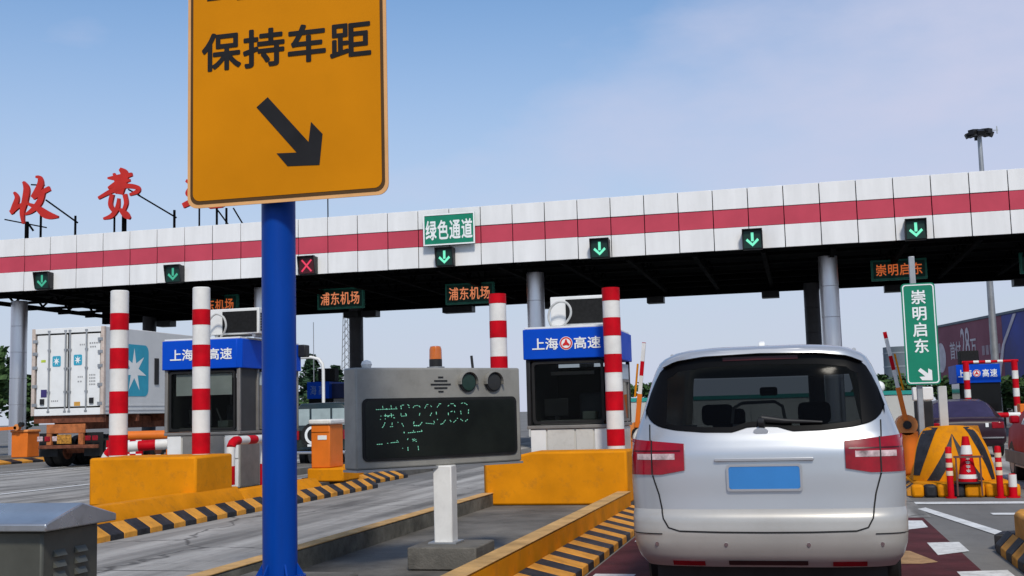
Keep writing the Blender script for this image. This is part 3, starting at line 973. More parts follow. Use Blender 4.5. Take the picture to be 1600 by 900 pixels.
# ------------------------------------------------------------------ yellow crash blocks
b = MB().xy([(-10.15, 15.0), (-8.42, 15.0), (-8.42, 16.1), (-10.15, 16.1)], 0.2, 0.895)
o = b.build('crash_block', YEL, bevel=0.035)
o['label'] = 'yellow concrete block under two white topped striped posts'
o['category'] = 'concrete block'
o['group'] = 'yellow concrete blocks at the island ends'
b = MB().prism([(-4.35, 15.75), (-3.95, 15.2), (-2.28, 15.2), (-2.28, 15.85), (-4.35, 15.85)], lambda x, y: (x, y, 0.162), lambda x, y: (x, y, 0.86 if x > -3.5 else 0.80 if x > -4.2 else 0.72))
b2 = MB()
for (x0, x1, z1) in ():
    pass
b = MB()
b.v = [(-4.33, 15.6, 0.162), (-4.2, 15.2, 0.162), (-2.27, 15.2, 0.162), (-2.27, 15.86, 0.162), (-4.33, 15.86, 0.162),
       (-4.33, 15.6, 0.72), (-4.2, 15.2, 0.735), (-3.55, 15.2, 0.868), (-2.27, 15.2, 0.868), (-2.27, 15.86, 0.868), (-3.55, 15.86, 0.868), (-4.33, 15.86, 0.72)]
b.f = [(0, 4, 3, 2, 1), (0, 1, 6, 5), (1, 2, 8, 7, 6), (2, 3, 9, 8), (3, 4, 11, 10, 9), (4, 0, 5, 11), (5, 6, 7, 10, 11), (7, 8, 9, 10)]
o = b.build('crash_block', YEL, bevel=0.03)
o['label'] = 'yellow concrete block behind the grey information board beside the van'
o['category'] = 'concrete block'
o['group'] = 'yellow concrete blocks at the island ends'


# ================================================================== TOLL BOOTHS
def logo(t, fr, u, v, r):
    b = MB()
    n = 24
    o, U, N, V = fr
    for i in range(n):
        a, c = 2 * math.pi * i / n, 2 * math.pi * (i + 1) / n
        q = [(u + q_ * math.cos(z_), v + q_ * math.sin(z_)) for q_, z_ in ((r, a), (r, c), (r * 0.78, c), (r * 0.78, a))]
        k = len(b.v)
        b.v += [tuple(o + U * x_ + V * y_ - N * 0.006) for x_, y_ in q]
        b.f.append((k, k + 1, k + 2, k + 3))
    for a in (90, 210, 330):
        a = R(a)
        d = (math.cos(a), math.sin(a))
        p = (-d[1], d[0])
        q = [(u + p[0] * r * .3, v + p[1] * r * .3), (u + d[0] * r * .64 + p[0] * r * .12, v + d[1] * r * .64 + p[1] * r * .12), (u + d[0] * r * .64 - p[0] * r * .12, v + d[1] * r * .64 - p[1] * r * .12), (u - p[0] * r * .3, v - p[1] * r * .3)]
        k = len(b.v)
        b.v += [tuple(o + U * x_ + V * y_ - N * (0.006 + 0.0005 * a)) for x_, y_ in q]
        b.f.append((k, k + 1, k + 2, k + 3))
    dsk = MB()
    disc(dsk, fr, u, v, r * 1.08, -0.004, -0.002, 24)
    dsk.build('emblem_disc', WHITE_SHEET, t)
    b.build('emblem', mat('emblem_red', (0.62, 0.02, 0.02), 0.5), t)


def booth(x0, x1, y0, y1, zg, zw0, zw1, zh0, zh1, label, left):
    t = thing('toll_booth', label, 'toll booth', ((x0 + x1) / 2, (y0 + y1) / 2, zg), 'toll booths with blue headers')
    xm = (x0 + x1) / 2
    MB().box(x0 + 0.04, x1 - 0.04, y0 + 0.04, y1 - 0.04, zg, zw0 - 0.02).build('lower_wall', BOOTH_W, t, bevel=0.01)
    # cladding panels on the front below the window
    wd = (x1 - x0)
    for i, (a, c, m_) in enumerate(((0.04, 0.22, WHITE_PAINT), (0.24, 0.56, BOOTH_G if left else BOOTH_W), (0.58, 0.78, BOOTH_G if left else BOOTH_W), (0.8, 0.97, WHITE_PAINT))):
        for (q0, q1) in ((zg + 0.02, zg + (zw0 - zg) * 0.52), (zg + (zw0 - zg) * 0.54, zw0 - 0.03)):
            MB().box(x0 + wd * a, x0 + wd * c, y0 + 0.02, y0 + 0.038, q0, q1).build('front_panel', m_, t, bevel=0.004)
    for (a, c) in ((0.03, 0.32), (0.34, 0.64), (0.66, 0.96)):
        MB().box(x1 - 0.038, x1 - 0.02, y0 + (y1 - y0) * a, y0 + (y1 - y0) * c, zg + 0.02, zw0 - 0.03).build('side_panel', BOOTH_G if left else BOOTH_W, t, bevel=0.004)
    MB().box(x0, x1, y0, y1, zw0 - 0.02, zw0 + 0.03).build('sill', BOOTH_G, t, bevel=0.008)
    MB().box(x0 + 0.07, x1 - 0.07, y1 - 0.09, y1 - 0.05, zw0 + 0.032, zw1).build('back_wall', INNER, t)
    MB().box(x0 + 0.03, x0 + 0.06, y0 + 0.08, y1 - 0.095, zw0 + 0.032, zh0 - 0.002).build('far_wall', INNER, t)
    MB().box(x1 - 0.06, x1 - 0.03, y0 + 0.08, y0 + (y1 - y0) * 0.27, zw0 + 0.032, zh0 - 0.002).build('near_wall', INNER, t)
    MB().box(x0 + 0.15, x1 - 0.15, y0 + 0.25, y0 + 0.75, zw0 + 0.04, zw0 + 0.1).build('desk', BOOTH_G, t)
    mo = MB().box(xm - 0.42, xm - 0.06, y0 + 0.3, y0 + 0.34, zw0 + 0.16, zw0 + 0.42).build('monitor', BLACK_PL, t, bevel=0.01)
    MB().box(xm - 0.27, xm - 0.21, y0 + 0.32, y0 + 0.38, zw0 + 0.101, zw0 + 0.158).build('monitor_foot', BLACK_PL, mo)
    MB().box(xm + 0.0, xm + 0.42, y0 + 0.85, y0 + 0.95, zw0 + 0.05, zw0 + 0.5).build('chair_back', SEAT, t, bevel=0.05)
    MB().box(xm + 0.15, xm + 0.35, y0 + 0.28, y0 + 0.5, zw0 + 0.101, zw0 + 0.22).build('printer', mat('dim_plastic', (0.12, 0.14, 0.13), 0.5), t, bevel=0.015)
    MB().box(xm - 0.35, xm + 0.3, y0 + 0.5, y0 + 0.56, zw1 - 0.16, zw1 - 0.11).build('ceiling_tube', mat('pale_tube', (0.4, 0.42, 0.42), 0.5), t)
    for (cx, cy) in ((x0 + 0.035, y0 + 0.035), (x1 - 0.035, y0 + 0.035), (x0 + 0.035, y1 - 0.035), (x1 - 0.035, y1 - 0.035), (x1 - 0.035, y0 + (y1 - y0) * 0.3)):
        MB().box(cx - 0.03, cx + 0.03, cy - 0.03, cy + 0.03, zw0 + 0.032, zh0).build('corner_post', BOOTH_G if left else BLACK_PL, t, bevel=0.01)
    # front window: frame, pane, things seen in it
    wz1 = zh0 - 0.03
    f_ = MB()
    ring_frame(f_, rrect(x0 + 0.09, x1 - 0.09, zw0 + 0.05, wz1, 0.06), rrect(x0 + 0.13, x1 - 0.13, zw0 + 0.09, wz1 - 0.04, 0.04), y0 + 0.01, y0 + 0.048)
    wf = f_.build('window', BLACK_RUB, t)
    MB().xz(rrect(x0 + 0.125, x1 - 0.125, zw0 + 0.085, wz1 - 0.035, 0.04), y0 + 0.03, y0 + 0.036).build('pane', BOOTH_GLASS, wf)
    f_ = MB()
    ya, yb = y0 + (y1 - y0) * 0.34, y1 - 0.1
    f_.box(x1 - 0.048, x1 - 0.012, ya, yb, zw0 + 0.05, zw0 + 0.09)
    f_.box(x1 - 0.048, x1 - 0.012, ya, yb, wz1 - 0.3, wz1 - 0.26)
    f_.box(x1 - 0.048, x1 - 0.012, ya, ya + 0.05, zw0 + 0.092, wz1 - 0.302)
    f_.box(x1 - 0.048, x1 - 0.012, yb - 0.05, yb, zw0 + 0.092, wz1 - 0.302)
    wf2 = f_.build('window', BOOTH_G, t)
    MB().box(x1 - 0.04, x1 - 0.03, ya + 0.052, yb - 0.052, zw0 + 0.092, wz1 - 0.302).build('pane', GLASS_DK, wf2)
    MB().box(x1 - 0.042, x1 - 0.016, ya, yb, wz1 - 0.255, wz1 - 0.02).build('notice_strip', mat('pale_blue_notice', (0.42, 0.5, 0.56), 0.5), t)
    # header
    MB().xy([(x0 - 0.02, y0 - 0.04), (x1 - 0.04, y0 - 0.04), (x1 + 0.03, y0 + 0.04), (x1 + 0.03, y1 + 0.03), (x0 - 0.02, y1 + 0.03)], zh0, zh1).build('header', BLUE_SIGN, t, bevel=0.012)
    MB().box(x0, x1, y0, y1, zh1 + 0.002, zh1 + 0.035).build('roof', WHITE_PAINT, t, bevel=0.008)
    fr = frame(xm, y0 - 0.042, (zh0 + zh1) / 2)
    hh = (zh1 - zh0)
    s_ = (x1 - x0)
    b = MB()
    ch = 0.155 * s_
    off = -0.02 * s_
    b2 = MB()
    letters(b, [('上', off - 0.385 * s_, off - 0.385 * s_ + ch, -0.2 * hh, 0.2 * hh), ('海', off - 0.225 * s_, off - 0.225 * s_ + ch, -0.2 * hh, 0.2 * hh)], fr, 0.004, 0.018)
    letters(b2, [('高', off + 0.115 * s_, off + 0.115 * s_ + ch, -0.2 * hh, 0.2 * hh), ('速', off + 0.28 * s_, off + 0.28 * s_ + ch, -0.2 * hh, 0.2 * hh)], fr, 0.004, 0.018)
    b.build('lettering', WHITE_SHEET, t)
    b2.build('lettering', WHITE_SHEET, t)
    logo(t, fr, off + 0.025 * s_, 0.0, 0.072 * s_)
    fs = (Vector((x1 + 0.031, y0 + (y1 - y0) * 0.4, (zh0 + zh1) / 2)), Vector((0, 1, 0)), Vector((-1, 0, 0)), Vector((0, 0, 1)))
    logo(t, fs, 0, 0, 0.11)
    return t


tb = booth(-3.9, -2.66, 16.45, 18.55, 0.2, 1.17, 2.1, 2.16, 2.6, 'toll booth with dark window behind the central yellow block', False)
tb = booth(-10.72, -9.28, 18.0, 20.4, 0.25, 1.17, 2.2, 2.28, 2.78, 'toll booth with white blind left of the blue pole', True)
MB().box(-10.52, -9.46, 18.06, 18.068, 1.83, 2.2).build('blind', mat('white_blind', (0.75, 0.75, 0.72), 0.7, var=0.08, scale=3), tb)
b = MB().tube([(-9.98, 18.3, 1.3), (-9.95, 18.25, 1.82)], 0.012, 6)
b.tube([(-10.3, 18.3, 1.3), (-10.22, 18.25, 1.75)], 0.014, 6)
b.tube([(-9.75, 18.3, 1.3), (-9.85, 18.25, 1.6)], 0.014, 6)
b.build('stand', mat('dim_grey', (0.08, 0.085, 0.09), 0.5), tb)
MB().box(-9.27, -9.1, 20.3, 20.5, 2.55, 2.78).build('lamp_box', BLACK_PL, tb, bevel=0.02)


def spline(pts, n):
    P = [Vector(p) for p in pts]
    o = []
    for i in range(len(P) - 1):
        p0, p1, p2, p3 = P[max(i - 1, 0)], P[i], P[i + 1], P[min(i + 2, len(P) - 1)]
        for q in range(n):
            f = q / n
            o.append(0.5 * (2 * p1 + (p2 - p0) * f + (2 * p0 - 5 * p1 + 4 * p2 - p3) * f * f + (3 * p1 - p0 - 3 * p2 + p3) * f ** 3))
    return o + [P[-1]]


def ac_unit(x0, x1, y0, y1, z0, z1, label, split, hose):
    t = thing('air_conditioner', label, 'air conditioner', ((x0 + x1) / 2, (y0 + y1) / 2, z0), 'air conditioners on booth roofs')
    MB().box(x0, x1, y0, y1, z0 + 0.05, z1).build('casing', WHITE_PAINT, t, bevel=0.012)
    MB().box(x0 + split, x1 - 0.04, y0 - 0.012, y0 - 0.001, z0 + 0.08, z1 - 0.05).build('front_grille', GRILLE, t)
    b = MB()
    for x in (x0 + 0.08, x1 - 0.14):
        b.box(x, x + 0.06, y0 + 0.02, y1 - 0.02, z0, z0 + 0.049)
    b.build('foot', GALV, t)
    n = 7
    for i in range(n):
        z = z0 + 0.1 + i * (z1 - z0 - 0.18) / n
        MB().box(x1 + 0.001, x1 + 0.012, y0 + 0.05, y1 - 0.05, z, z + 0.035).build('side_slat', GRILLE, t)
    MB().tube(spline(hose, 5), 0.018, 8).build('hose', HOSE, t)


ac_unit(-3.66, -2.72, 17.2, 17.75, 2.64, 3.14, 'air conditioner with a looping pale hose on the central booth', 0.24,
        [(-3.62, 17.12, 2.66), (-3.66, 17.05, 2.8), (-3.62, 17.02, 2.95), (-3.5, 17.0, 3.04), (-3.38, 17.0, 3.03), (-3.31, 17.0, 2.94), (-3.32, 17.02, 2.82), (-3.42, 17.05, 2.7), (-3.5, 17.08, 2.645)])
ac_unit(-9.95, -9.02, 18.2, 18.9, 2.82, 3.32, 'air conditioner with louvred side on the left booth', 0.24,
        [(-9.9, 18.12, 2.84), (-9.92, 18.05, 2.98), (-9.85, 18.02, 3.14), (-9.74, 18.02, 3.22), (-9.6, 18.02, 3.16), (-9.55, 18.02, 3.02), (-9.6, 18.05, 2.9), (-9.68, 18.08, 2.83)])


# ------------------------------------------------------------------ red/white guard rails
def guard_rail(pts, label, r=0.075, step=0.22):
    t = thing('guard_rail', label, 'guard rail', pts[0], 'bent red and white pipe rails')
    P = [Vector(p) for p in pts]
    # resample
    L = [0]
    for a, c in zip(P, P[1:]):
        L.append(L[-1] + (c - a).length)

    def at(s):
        for i in range(len(P) - 1):
            if s <= L[i + 1]:
                return P[i].lerp(P[i + 1], (s - L[i]) / (L[i + 1] - L[i]))
        return P[-1]
    n = max(1, int(L[-1] / step))
    for i in range(n):
        q = [at(L[-1] * (i + j / 3) / n) for j in range(4)]
        MB().tube(q, r, 16).build('red_section' if i % 2 == 0 else 'white_section', (RED_BAND, POLE_W)[i % 2], t)
    return t


x = -8.72
gr = guard_rail([(x, 16.6, 0.39), (x, 16.6, 0.93), (x, 16.63, 1.02), (x, 16.75, 1.07), (x, 17.6, 1.07), (x, 18.6, 1.07)], 'bent red and white pipe rail beside the left booth', 0.07, 0.28)
for yy in (17.75, 18.5):
    MB().tube([(x, yy, 0.26), (x, yy, 0.66)], 0.06, 14).build('post_foot', RED_BAND, gr)
    MB().tube([(x, yy, 0.662), (x, yy, 0.995)], 0.06, 14).build('post_top', POLE_W, gr)

guard_rail([(-2.36, 17.0, 0.21), (-2.36, 17.0, 0.85), (-2.36, 17.04, 0.97), (-2.36, 17.15, 1.03), (-2.36, 17.9, 1.03), (-2.36, 18.7, 1.03)], 'red and white pipe rail ending between the striped pole and the van', 0.09, 0.5)

# clutter left of the left booth
guard_rail([(-13.1, 19.9, 0.17), (-13.1, 19.9, 0.72), (-12.98, 19.9, 0.86), (-12.75, 19.95, 0.92), (-12.3, 20.1, 0.95), (-11.9, 20.3, 0.96)], 'dusty red and white pipe rail behind the left striped post', 0.1, 0.3)
t = thing('checker_board', 'red and white checkered warning board behind the left striped post', 'warning board', (-13.1, 20.6, 0.2))
MB().box(-13.55, -12.75, 20.6, 20.64, 0.5, 1.05).build('board', RED_BAND, t)
for i in range(6):
    for j in range(4):
        if (i + j) % 2 == 0:
            MB().box(-13.55 + i * 0.133, -13.55 + i * 0.133 + 0.128, 20.594, 20.599, 0.5 + j * 0.137, 0.5 + j * 0.137 + 0.132).build('white_square', WHITE_SHEET, t)
b = MB()
for x in (-13.4, -12.9):
    b.box(x - 0.03, x + 0.03, 20.645, 20.7, 0.162, 1.0)
b.build('leg', GALV, t)
t = thing('orange_barrier', 'long orange barrier rail in front of the trailer wheels', 'barrier', (-12.8, 21.0, 0.16))
MB().tube([(-13.6, 21.0, 1.12), (-11.4, 21.6, 1.12)], 0.1, 14).build('rail', ORANGE, t)
for i in range(3):
    MB().box(-13.5 + i * 0.9, -13.4 + i * 0.9, 21.0 + i * 0.25, 21.1 + i * 0.25, 0.162, 1.03).build('post', ORANGE, t)
for i in range(9):
    MB().box(-13.0 + i * 0.17, -12.9 + i * 0.17, 20.86 + i * 0.047, 20.9 + i * 0.047, 0.62, 0.74).build('reflector', (WHITE_SHEET, RED_BAND)[i % 2], t)


# ================================================================== BARRIER MACHINES
def barrier_machine(x0, x1, y0, y1, z0, z1, label, cap, plinth=True):
    t = thing('barrier_machine', label, 'barrier machine', ((x0 + x1) / 2, (y0 + y1) / 2, z0), 'orange barrier gate machines')
    if plinth:
        MB().box(x0 - 0.05, x1 + 0.3, y0 - 0.08, y1 + 0.1, z0, z0 + 0.25).build('plinth', YEL, t, bevel=0.03)
        z0 += 0.252
    MB().box(x0, x1, y0, y1, z0, z1 - 0.1).build('housing', ORANGE, t, bevel=0.02)
    MB().box(x0 - 0.04, x1 + 0.04, y0 - 0.04, y1 + 0.04, z1 - 0.098, z1).build('cap', cap, t, bevel=0.03)
    return t


t = barrier_machine(-9.0, -8.62, 20.3, 20.95, 0.2, 1.36, 'orange barrier machine with a white cap right of the blue pole', POLE_W)
MB().box(-8.86, -8.68, 20.29, 20.298, 0.98, 1.06).build('sticker', WHITE_SHEET, t)
MB().box(-8.99, -8.63, 20.292, 20.299, 1.118, 1.124).build('door_seam', DARK_STEEL, t)

t = barrier_machine(-29.05, -28.35, 38.0, 38.7, 0.17, 1.2, 'orange barrier machine at the left edge by the column', ORANGE_L, False)
MB().tube([(-28.7, 37.95, 1.3), (-28.7, 37.8, 1.3)], 0.12, 14).build('hub', ORANGE_L, t)
MB().bar((-28.7, 37.86, 1.28), (-33.5, 37.86, 1.1), 0.12).build('arm', ORANGE, t)
MB().tube([(-28.5, 37.9, 1.4), (-28.5, 37.75, 1.4)], 0.09, 12).build('knob', BLACK_PL, t)


def raised_gate(x, y, zg, lean, label, hgt, mirror=1):
    t = thing('barrier_gate', label, 'barrier gate', (x, y, zg), 'raised barrier gates either side of the van')
    MB().box(x - 0.17, x + 0.17, y - 0.2, y + 0.25, zg, zg + 0.72).build('housing', ORANGE, t, bevel=0.03)
    MB().tube([(x, y - 0.2, zg + 0.82), (x, y + 0.25, zg + 0.82)], 0.17, 18).build('drive_head', ORANGE_L, t)
    b = MB().tube([(x, y - 0.26, zg + 0.82), (x, y - 0.2, zg + 0.82)], 0.07, 14)
    b.build('hub', BLACK_PL, t)
    base = Vector((x + 0.02 * mirror, y - 0.24, zg + 0.9))
    d = Vector((lean, 0, 1)).normalized()
    MB().bar(base, base + d * 0.55, 0.075, 0.05).build('arm_root', ORANGE, t)
    pos, i = 0.551, 0
    while pos < hgt:
        ln = 0.3 if i % 2 == 0 else 0.24
        MB().bar(base + d * pos, base + d * min(pos + ln - 0.002, hgt), 0.06, 0.045).build('arm_section', (POLE_W, RED_BAND)[i % 2], t)
        pos += ln
        i += 1
    MB().bar(base + d * 0.5 + Vector((0.075 * -mirror, 0, 0)), base + d * (hgt * 0.75) + Vector((0.075 * -mirror, 0, 0)), 0.03).build('hanging_strut', YEL, t)


raised_gate(1.68, 20.5, 0.2, -0.17, 'raised red and white barrier arm on an orange post right of the van', 1.5, -1)
raised_gate(-2.66, 19.2, 0.2, 0.12, 'raised white barrier arm on an orange post left of the van', 1.4, 1)

# ================================================================== INFORMATION BOARD
ANG = math.atan2(9.964 - 8.672, -2.417 + 3.457)
W_ = 1.656
t = thing('information_board', 'grey steel information board with dark screen and two lamps on a white post', 'information board', (-2.95, 9.3, 0.165))
fb = frame(-3.452, 8.66, 0.985, ANG)
MB().box(-3.16, -2.58, 9.0, 9.58, 0.165, 0.345).build('plinth', ISLAND, t, bevel=0.012)
fp = frame(-2.93, 9.33, 0, 0.0)
MB().fbox(fp, -0.08, 0.08, -0.08, 0.08, 0.347, 0.985).build('post', POLE_W, t, bevel=0.01)
MB().fbox(fp, -0.12, 0.12, -0.12, 0.12, 0.3465, 0.36).build('base_plate', GALV, t)
H_ = 0.815
MB().fbox(fb, 0, W_, 0, 0.2, 0, H_).build('case', STEEL_GREY, t, bevel=0.015)
MB().fbox(fb, -0.005, W_ + 0.005, -0.012, 0.21, -0.02, -0.002).build('bottom_flange', GALV, t)


def fr_poly(fr, poly, d0, d1):
    return fpoly(MB(), fr, poly, d0, d1)


fr_poly(fb, rrect(0.055, 1.605, 0.062, 0.565, 0.05), -0.010, -0.002).build('screen_frame', BLACK_RUB, t)
fr_poly(fb, rrect(0.078, 1.58, 0.085, 0.542, 0.035), -0.013, -0.0105).build('screen', LED_FACE, t)
# lit fragments on the screen, traced from the photograph (x 40..1350, y 160..860)
SX = lambda x: 0.078 + (x - 55) / 1790.0 * 1.52 * (0.90 + 0.1 * (x - 55) / 1790.0) / 0.94
SY = lambda y: 0.555 - (y - 175) / 700.0 * 0.475
segs = [
    (175, 292, 420, 288, 5), (250, 250, 255, 292, 5), (345, 245, 350, 300, 6), (400, 262, 402, 296, 5), (290, 282, 300, 295, 9),
    (455, 250, 460, 300, 8), (465, 246, 500, 243, 5), (530, 240, 556, 260, 6), (545, 268, 552, 285, 6),
    (590, 282, 606, 258, 5), (606, 258, 650, 252, 5), (655, 256, 678, 282, 6), (722, 290, 742, 250, 6), (742, 245, 770, 242, 5), (788, 258, 806, 282, 5),
    (860, 282, 885, 246, 6), (880, 240, 915, 236, 6), (980, 272, 1000, 250, 6), (1012, 240, 1050, 240, 6), (1052, 258, 1072, 280, 9), (1130, 240, 1160, 228, 5), (1165, 232, 1205, 262, 6),
    (265, 368, 380, 362, 6), (280, 345, 282, 392, 6), (345, 340, 350, 395, 7), (225, 370, 240, 368, 5), (300, 378, 330, 376, 7), (370, 392, 392, 400, 6), (220, 405, 230, 415, 5), (280, 398, 275, 415, 5),
    (455, 340, 456, 385, 5), (458, 378, 524, 374, 5), (505, 345, 524, 378, 8), (668, 345, 655, 388, 6), (800, 345, 778, 388, 7), (850, 335, 852, 380, 8),
    (985, 350, 985, 392, 8), (1010, 340, 1040, 328, 6), (1052, 330, 1058, 360, 5), (1122, 330, 1128, 380, 7), (1212, 315, 1208, 378, 7),
    (275, 445, 258, 490, 7), (258, 490, 235, 515, 6), (355, 450, 352, 492, 6), (330, 500, 370, 496, 5), (418, 446, 424, 456, 8), (462, 460, 486, 510, 6),
    (600, 445, 590, 490, 7), (595, 495, 665, 498, 9), (665, 490, 695, 450, 7), (730, 470, 830, 484, 5), (820, 445, 832, 480, 6), (860, 425, 866, 440, 6), (895, 490, 930, 478, 7), (930, 470, 955, 432, 6), (1000, 440, 1020, 472, 6), (1040, 472, 1075, 440, 6), (1080, 425, 1095, 418, 6), (1118, 432, 1150, 462, 6), (1170, 465, 1205, 435, 6),
    (485, 565, 490, 590, 9), (530, 580, 620, 574, 6), (590, 550, 594, 575, 5), (630, 572, 695, 566, 6), (680, 550, 692, 575, 6),
    (180, 702, 250, 700, 6), (295, 694, 312, 692, 5), (335, 690, 430, 684, 6), (405, 664, 416, 672, 7), (530, 645, 518, 672, 6), (575, 655, 632, 694, 5), (600, 650, 580, 690, 5), (610, 665, 625, 660, 5),
    (465, 758, 472, 766, 6), (526, 750, 528, 800, 8), (640, 742, 646, 800, 7)]
b = MB()
for x0, y0, x1, y1, wd in segs:
    a = Vector((SX(x0), SY(y0)))
    c = Vector((SX(x1), SY(y1)))
    d = (c - a).normalized()
    p = Vector((-d.y, d.x)) * wd * 0.00042
    n_ = max(1, int((c - a).length / 0.016))
    for i in range(n_):
        s0, s1 = a.lerp(c, i / n_), a.lerp(c, (i + 0.72) / n_)
        k = len(b.v)
        for q in (s0 - p, s1 - p, s1 + p, s0 + p):
            b.v.append(tuple(fb[0] + fb[1] * q.x + fb[3] * q.y - fb[2] * 0.0145))
        b.f.append((k, k + 1, k + 2, k + 3))
b.build('lit_text', E_LEDGREEN, t, kind='stuff')
for u_ in (1.085, 1.355):
    b = MB()
    disc(b, fb, u_, 0.69, 0.082, -0.02, -0.002, 24)
    lamp = b.build('lamp', BLACK_PL, t)
    b = MB()
    disc(b, fb, u_, 0.69, 0.07, -0.028, -0.0205, 24)
    b.build('lens', mat('green_glass', (0.018, 0.04, 0.03), 0.25, coat=0.5) if u_ < 1.2 else mat('grey_glass', (0.03, 0.03, 0.028), 0.25, coat=0.5), lamp)
    b = MB()
    o_, U_, N_, V_ = fb
    for i in range(12):
        a0, a1 = R(-10 + 200 * i / 12), R(-10 + 200 * (i + 1) / 12)
        q = []
        for a_ in (a0, a1):
            for rr_ in (0.088, 0.096):
                for dd in (-0.05, -0.003):
                    q.append(o_ + U_ * (u_ + rr_ * math.cos(a_)) + V_ * (0.69 + rr_ * math.sin(a_)) + N_ * dd)
        k = len(b.v)
        b.v += [tuple(z) for z in q]
        for f in ((0, 1, 5, 4), (2, 6, 7, 3), (0, 4, 6, 2), (1, 3, 7, 5)):
            b.f.append(tuple(k + i_ for i_ in f))
    b.build('visor', STEEL_GREY, lamp)
b = MB()
for i, (wd, v_) in enumerate(((0.05, 0.735), (0.13, 0.705), (0.2, 0.675), (0.13, 0.645), (0.05, 0.615))):
    b.fbox(fb, 0.815 - wd / 2, 0.815 + wd / 2, -0.006, -0.001, v_ - 0.006, v_ + 0.006)
b.build('speaker_slot', BLACK_PL, t)
bp = fb[0] + fb[1] * 0.835 + fb[2] * 0.1
MB().tube([(bp.x, bp.y, 1.802), (bp.x, bp.y, 1.812)], 0.075, 20).build('beacon_foot', GALV, t)
MB().tube([(bp.x, bp.y, 1.813), (bp.x, bp.y, 1.875)], 0.055, 24).build('beacon_base', BLACK_PL, t)
MB().tube([(bp.x, bp.y, 1.877), (bp.x, bp.y, 1.96), (bp.x, bp.y, 1.985), (bp.x, bp.y, 1.99)], [0.054, 0.052, 0.044, 0.02], 24).build('beacon_lens', GLASS_AMB, t)
cp = fb[0] + fb[1] * 0.16 + fb[2] * 0.1
b = MB().tube([(cp.x, cp.y, 1.802), (cp.x, cp.y, 1.83), (cp.x, cp.y, 1.855), (cp.x, cp.y, 1.865)], [0.035, 0.045, 0.035, 0.01], 16)
dome = b.build('camera_dome', WHITE_PAINT, t)
ap = fb[0] + fb[1] * 1.22 + fb[2] * 0.1
MB().tube([(ap.x, ap.y, 1.802), (ap.x - 0.01, ap.y, 1.91)], 0.012, 8).build('aerial', BLACK_PL, t)

# ================================================================== SILVER VAN
VX, VY = -0.272, 8.0
vz = [0.33, 0.40, 0.48, 0.56, 0.66, 0.70, 0.72, 0.80, 0.95, 1.10, 1.20, 1.28, 1.39, 1.50, 1.60, 1.68, 1.74, 1.78, 1.81, 1.83, 1.843, 1.85]
vw = [0.84, 0.89, 0.912, 0.922, 0.925, 0.923, 0.922, 0.928, 0.932, 0.927, 0.91, 0.886, 0.853, 0.824, 0.798, 0.770, 0.738, 0.69, 0.62, 0.53, 0.42, 0.30]
vr = [0.10, 0.03, 0.00, -0.01, 0.0, 0.015, 0.045, 0.05, 0.055, 0.065, 0.10, 0.145, 0.205, 0.262, 0.312, 0.345, 0.355, 0.36, 0.38, 0.43, 0.52, 0.66]
vf = [5.05, 5.12, 5.15, 5.15, 5.14, 5.12, 5.11, 5.08, 5.0, 4.5, 4.15, 4.0, 3.78, 3.56, 3.36, 3.18, 3.06, 2.96, 2.85, 2.75, 2.6, 2.4]
DC, PN = 0.30, 3.4
iw = lambda z: float(np.interp(z, vz, vw))
ir = lambda z: float(np.interp(z, vz, vr))
ifr = lambda z: float(np.interp(z, vz, vf))


def yrear(x, z, off=0.0):
    w_ = iw(z)
    q = min(abs(x) / w_, 0.9995)
    return VY + ir(z) + DC * (1 - (1 - q ** PN) ** (1 / PN)) - off


def vring(z, grow=0.0):
    w_, y0, y1 = iw(z) + grow, VY + ir(z) - grow, VY + ifr(z) + grow
    p = []
    n = 40
    for i in range(n + 1):
        a = math.pi * i / n
        c, s = math.cos(a), math.sin(a)
        p.append((VX + w_ * math.copysign(abs(c) ** (2 / PN), c), y0 + DC * (1 - abs(s) ** (2 / PN)), z))
    D2 = 0.7 if z < 1.0 else 0.35
    for i in range(1, 8):
        p.append((VX - w_, y0 + DC + (y1 - D2 - y0 - DC) * i / 8, z))
    for i in range(n // 2 + 1):
        a = math.pi * (1 - i / (n // 2))
        c, s = math.cos(a), math.sin(a)
        p.append((VX + w_ * math.copysign(abs(c) ** (2 / 2.6), c), y1 - D2 * (1 - abs(s) ** (2 / 2.6)), z))
    for i in range(1, 8):
        p.append((VX + w_, y1 - D2 + (y0 + DC - y1 + D2) * i / 8, z))
    return p


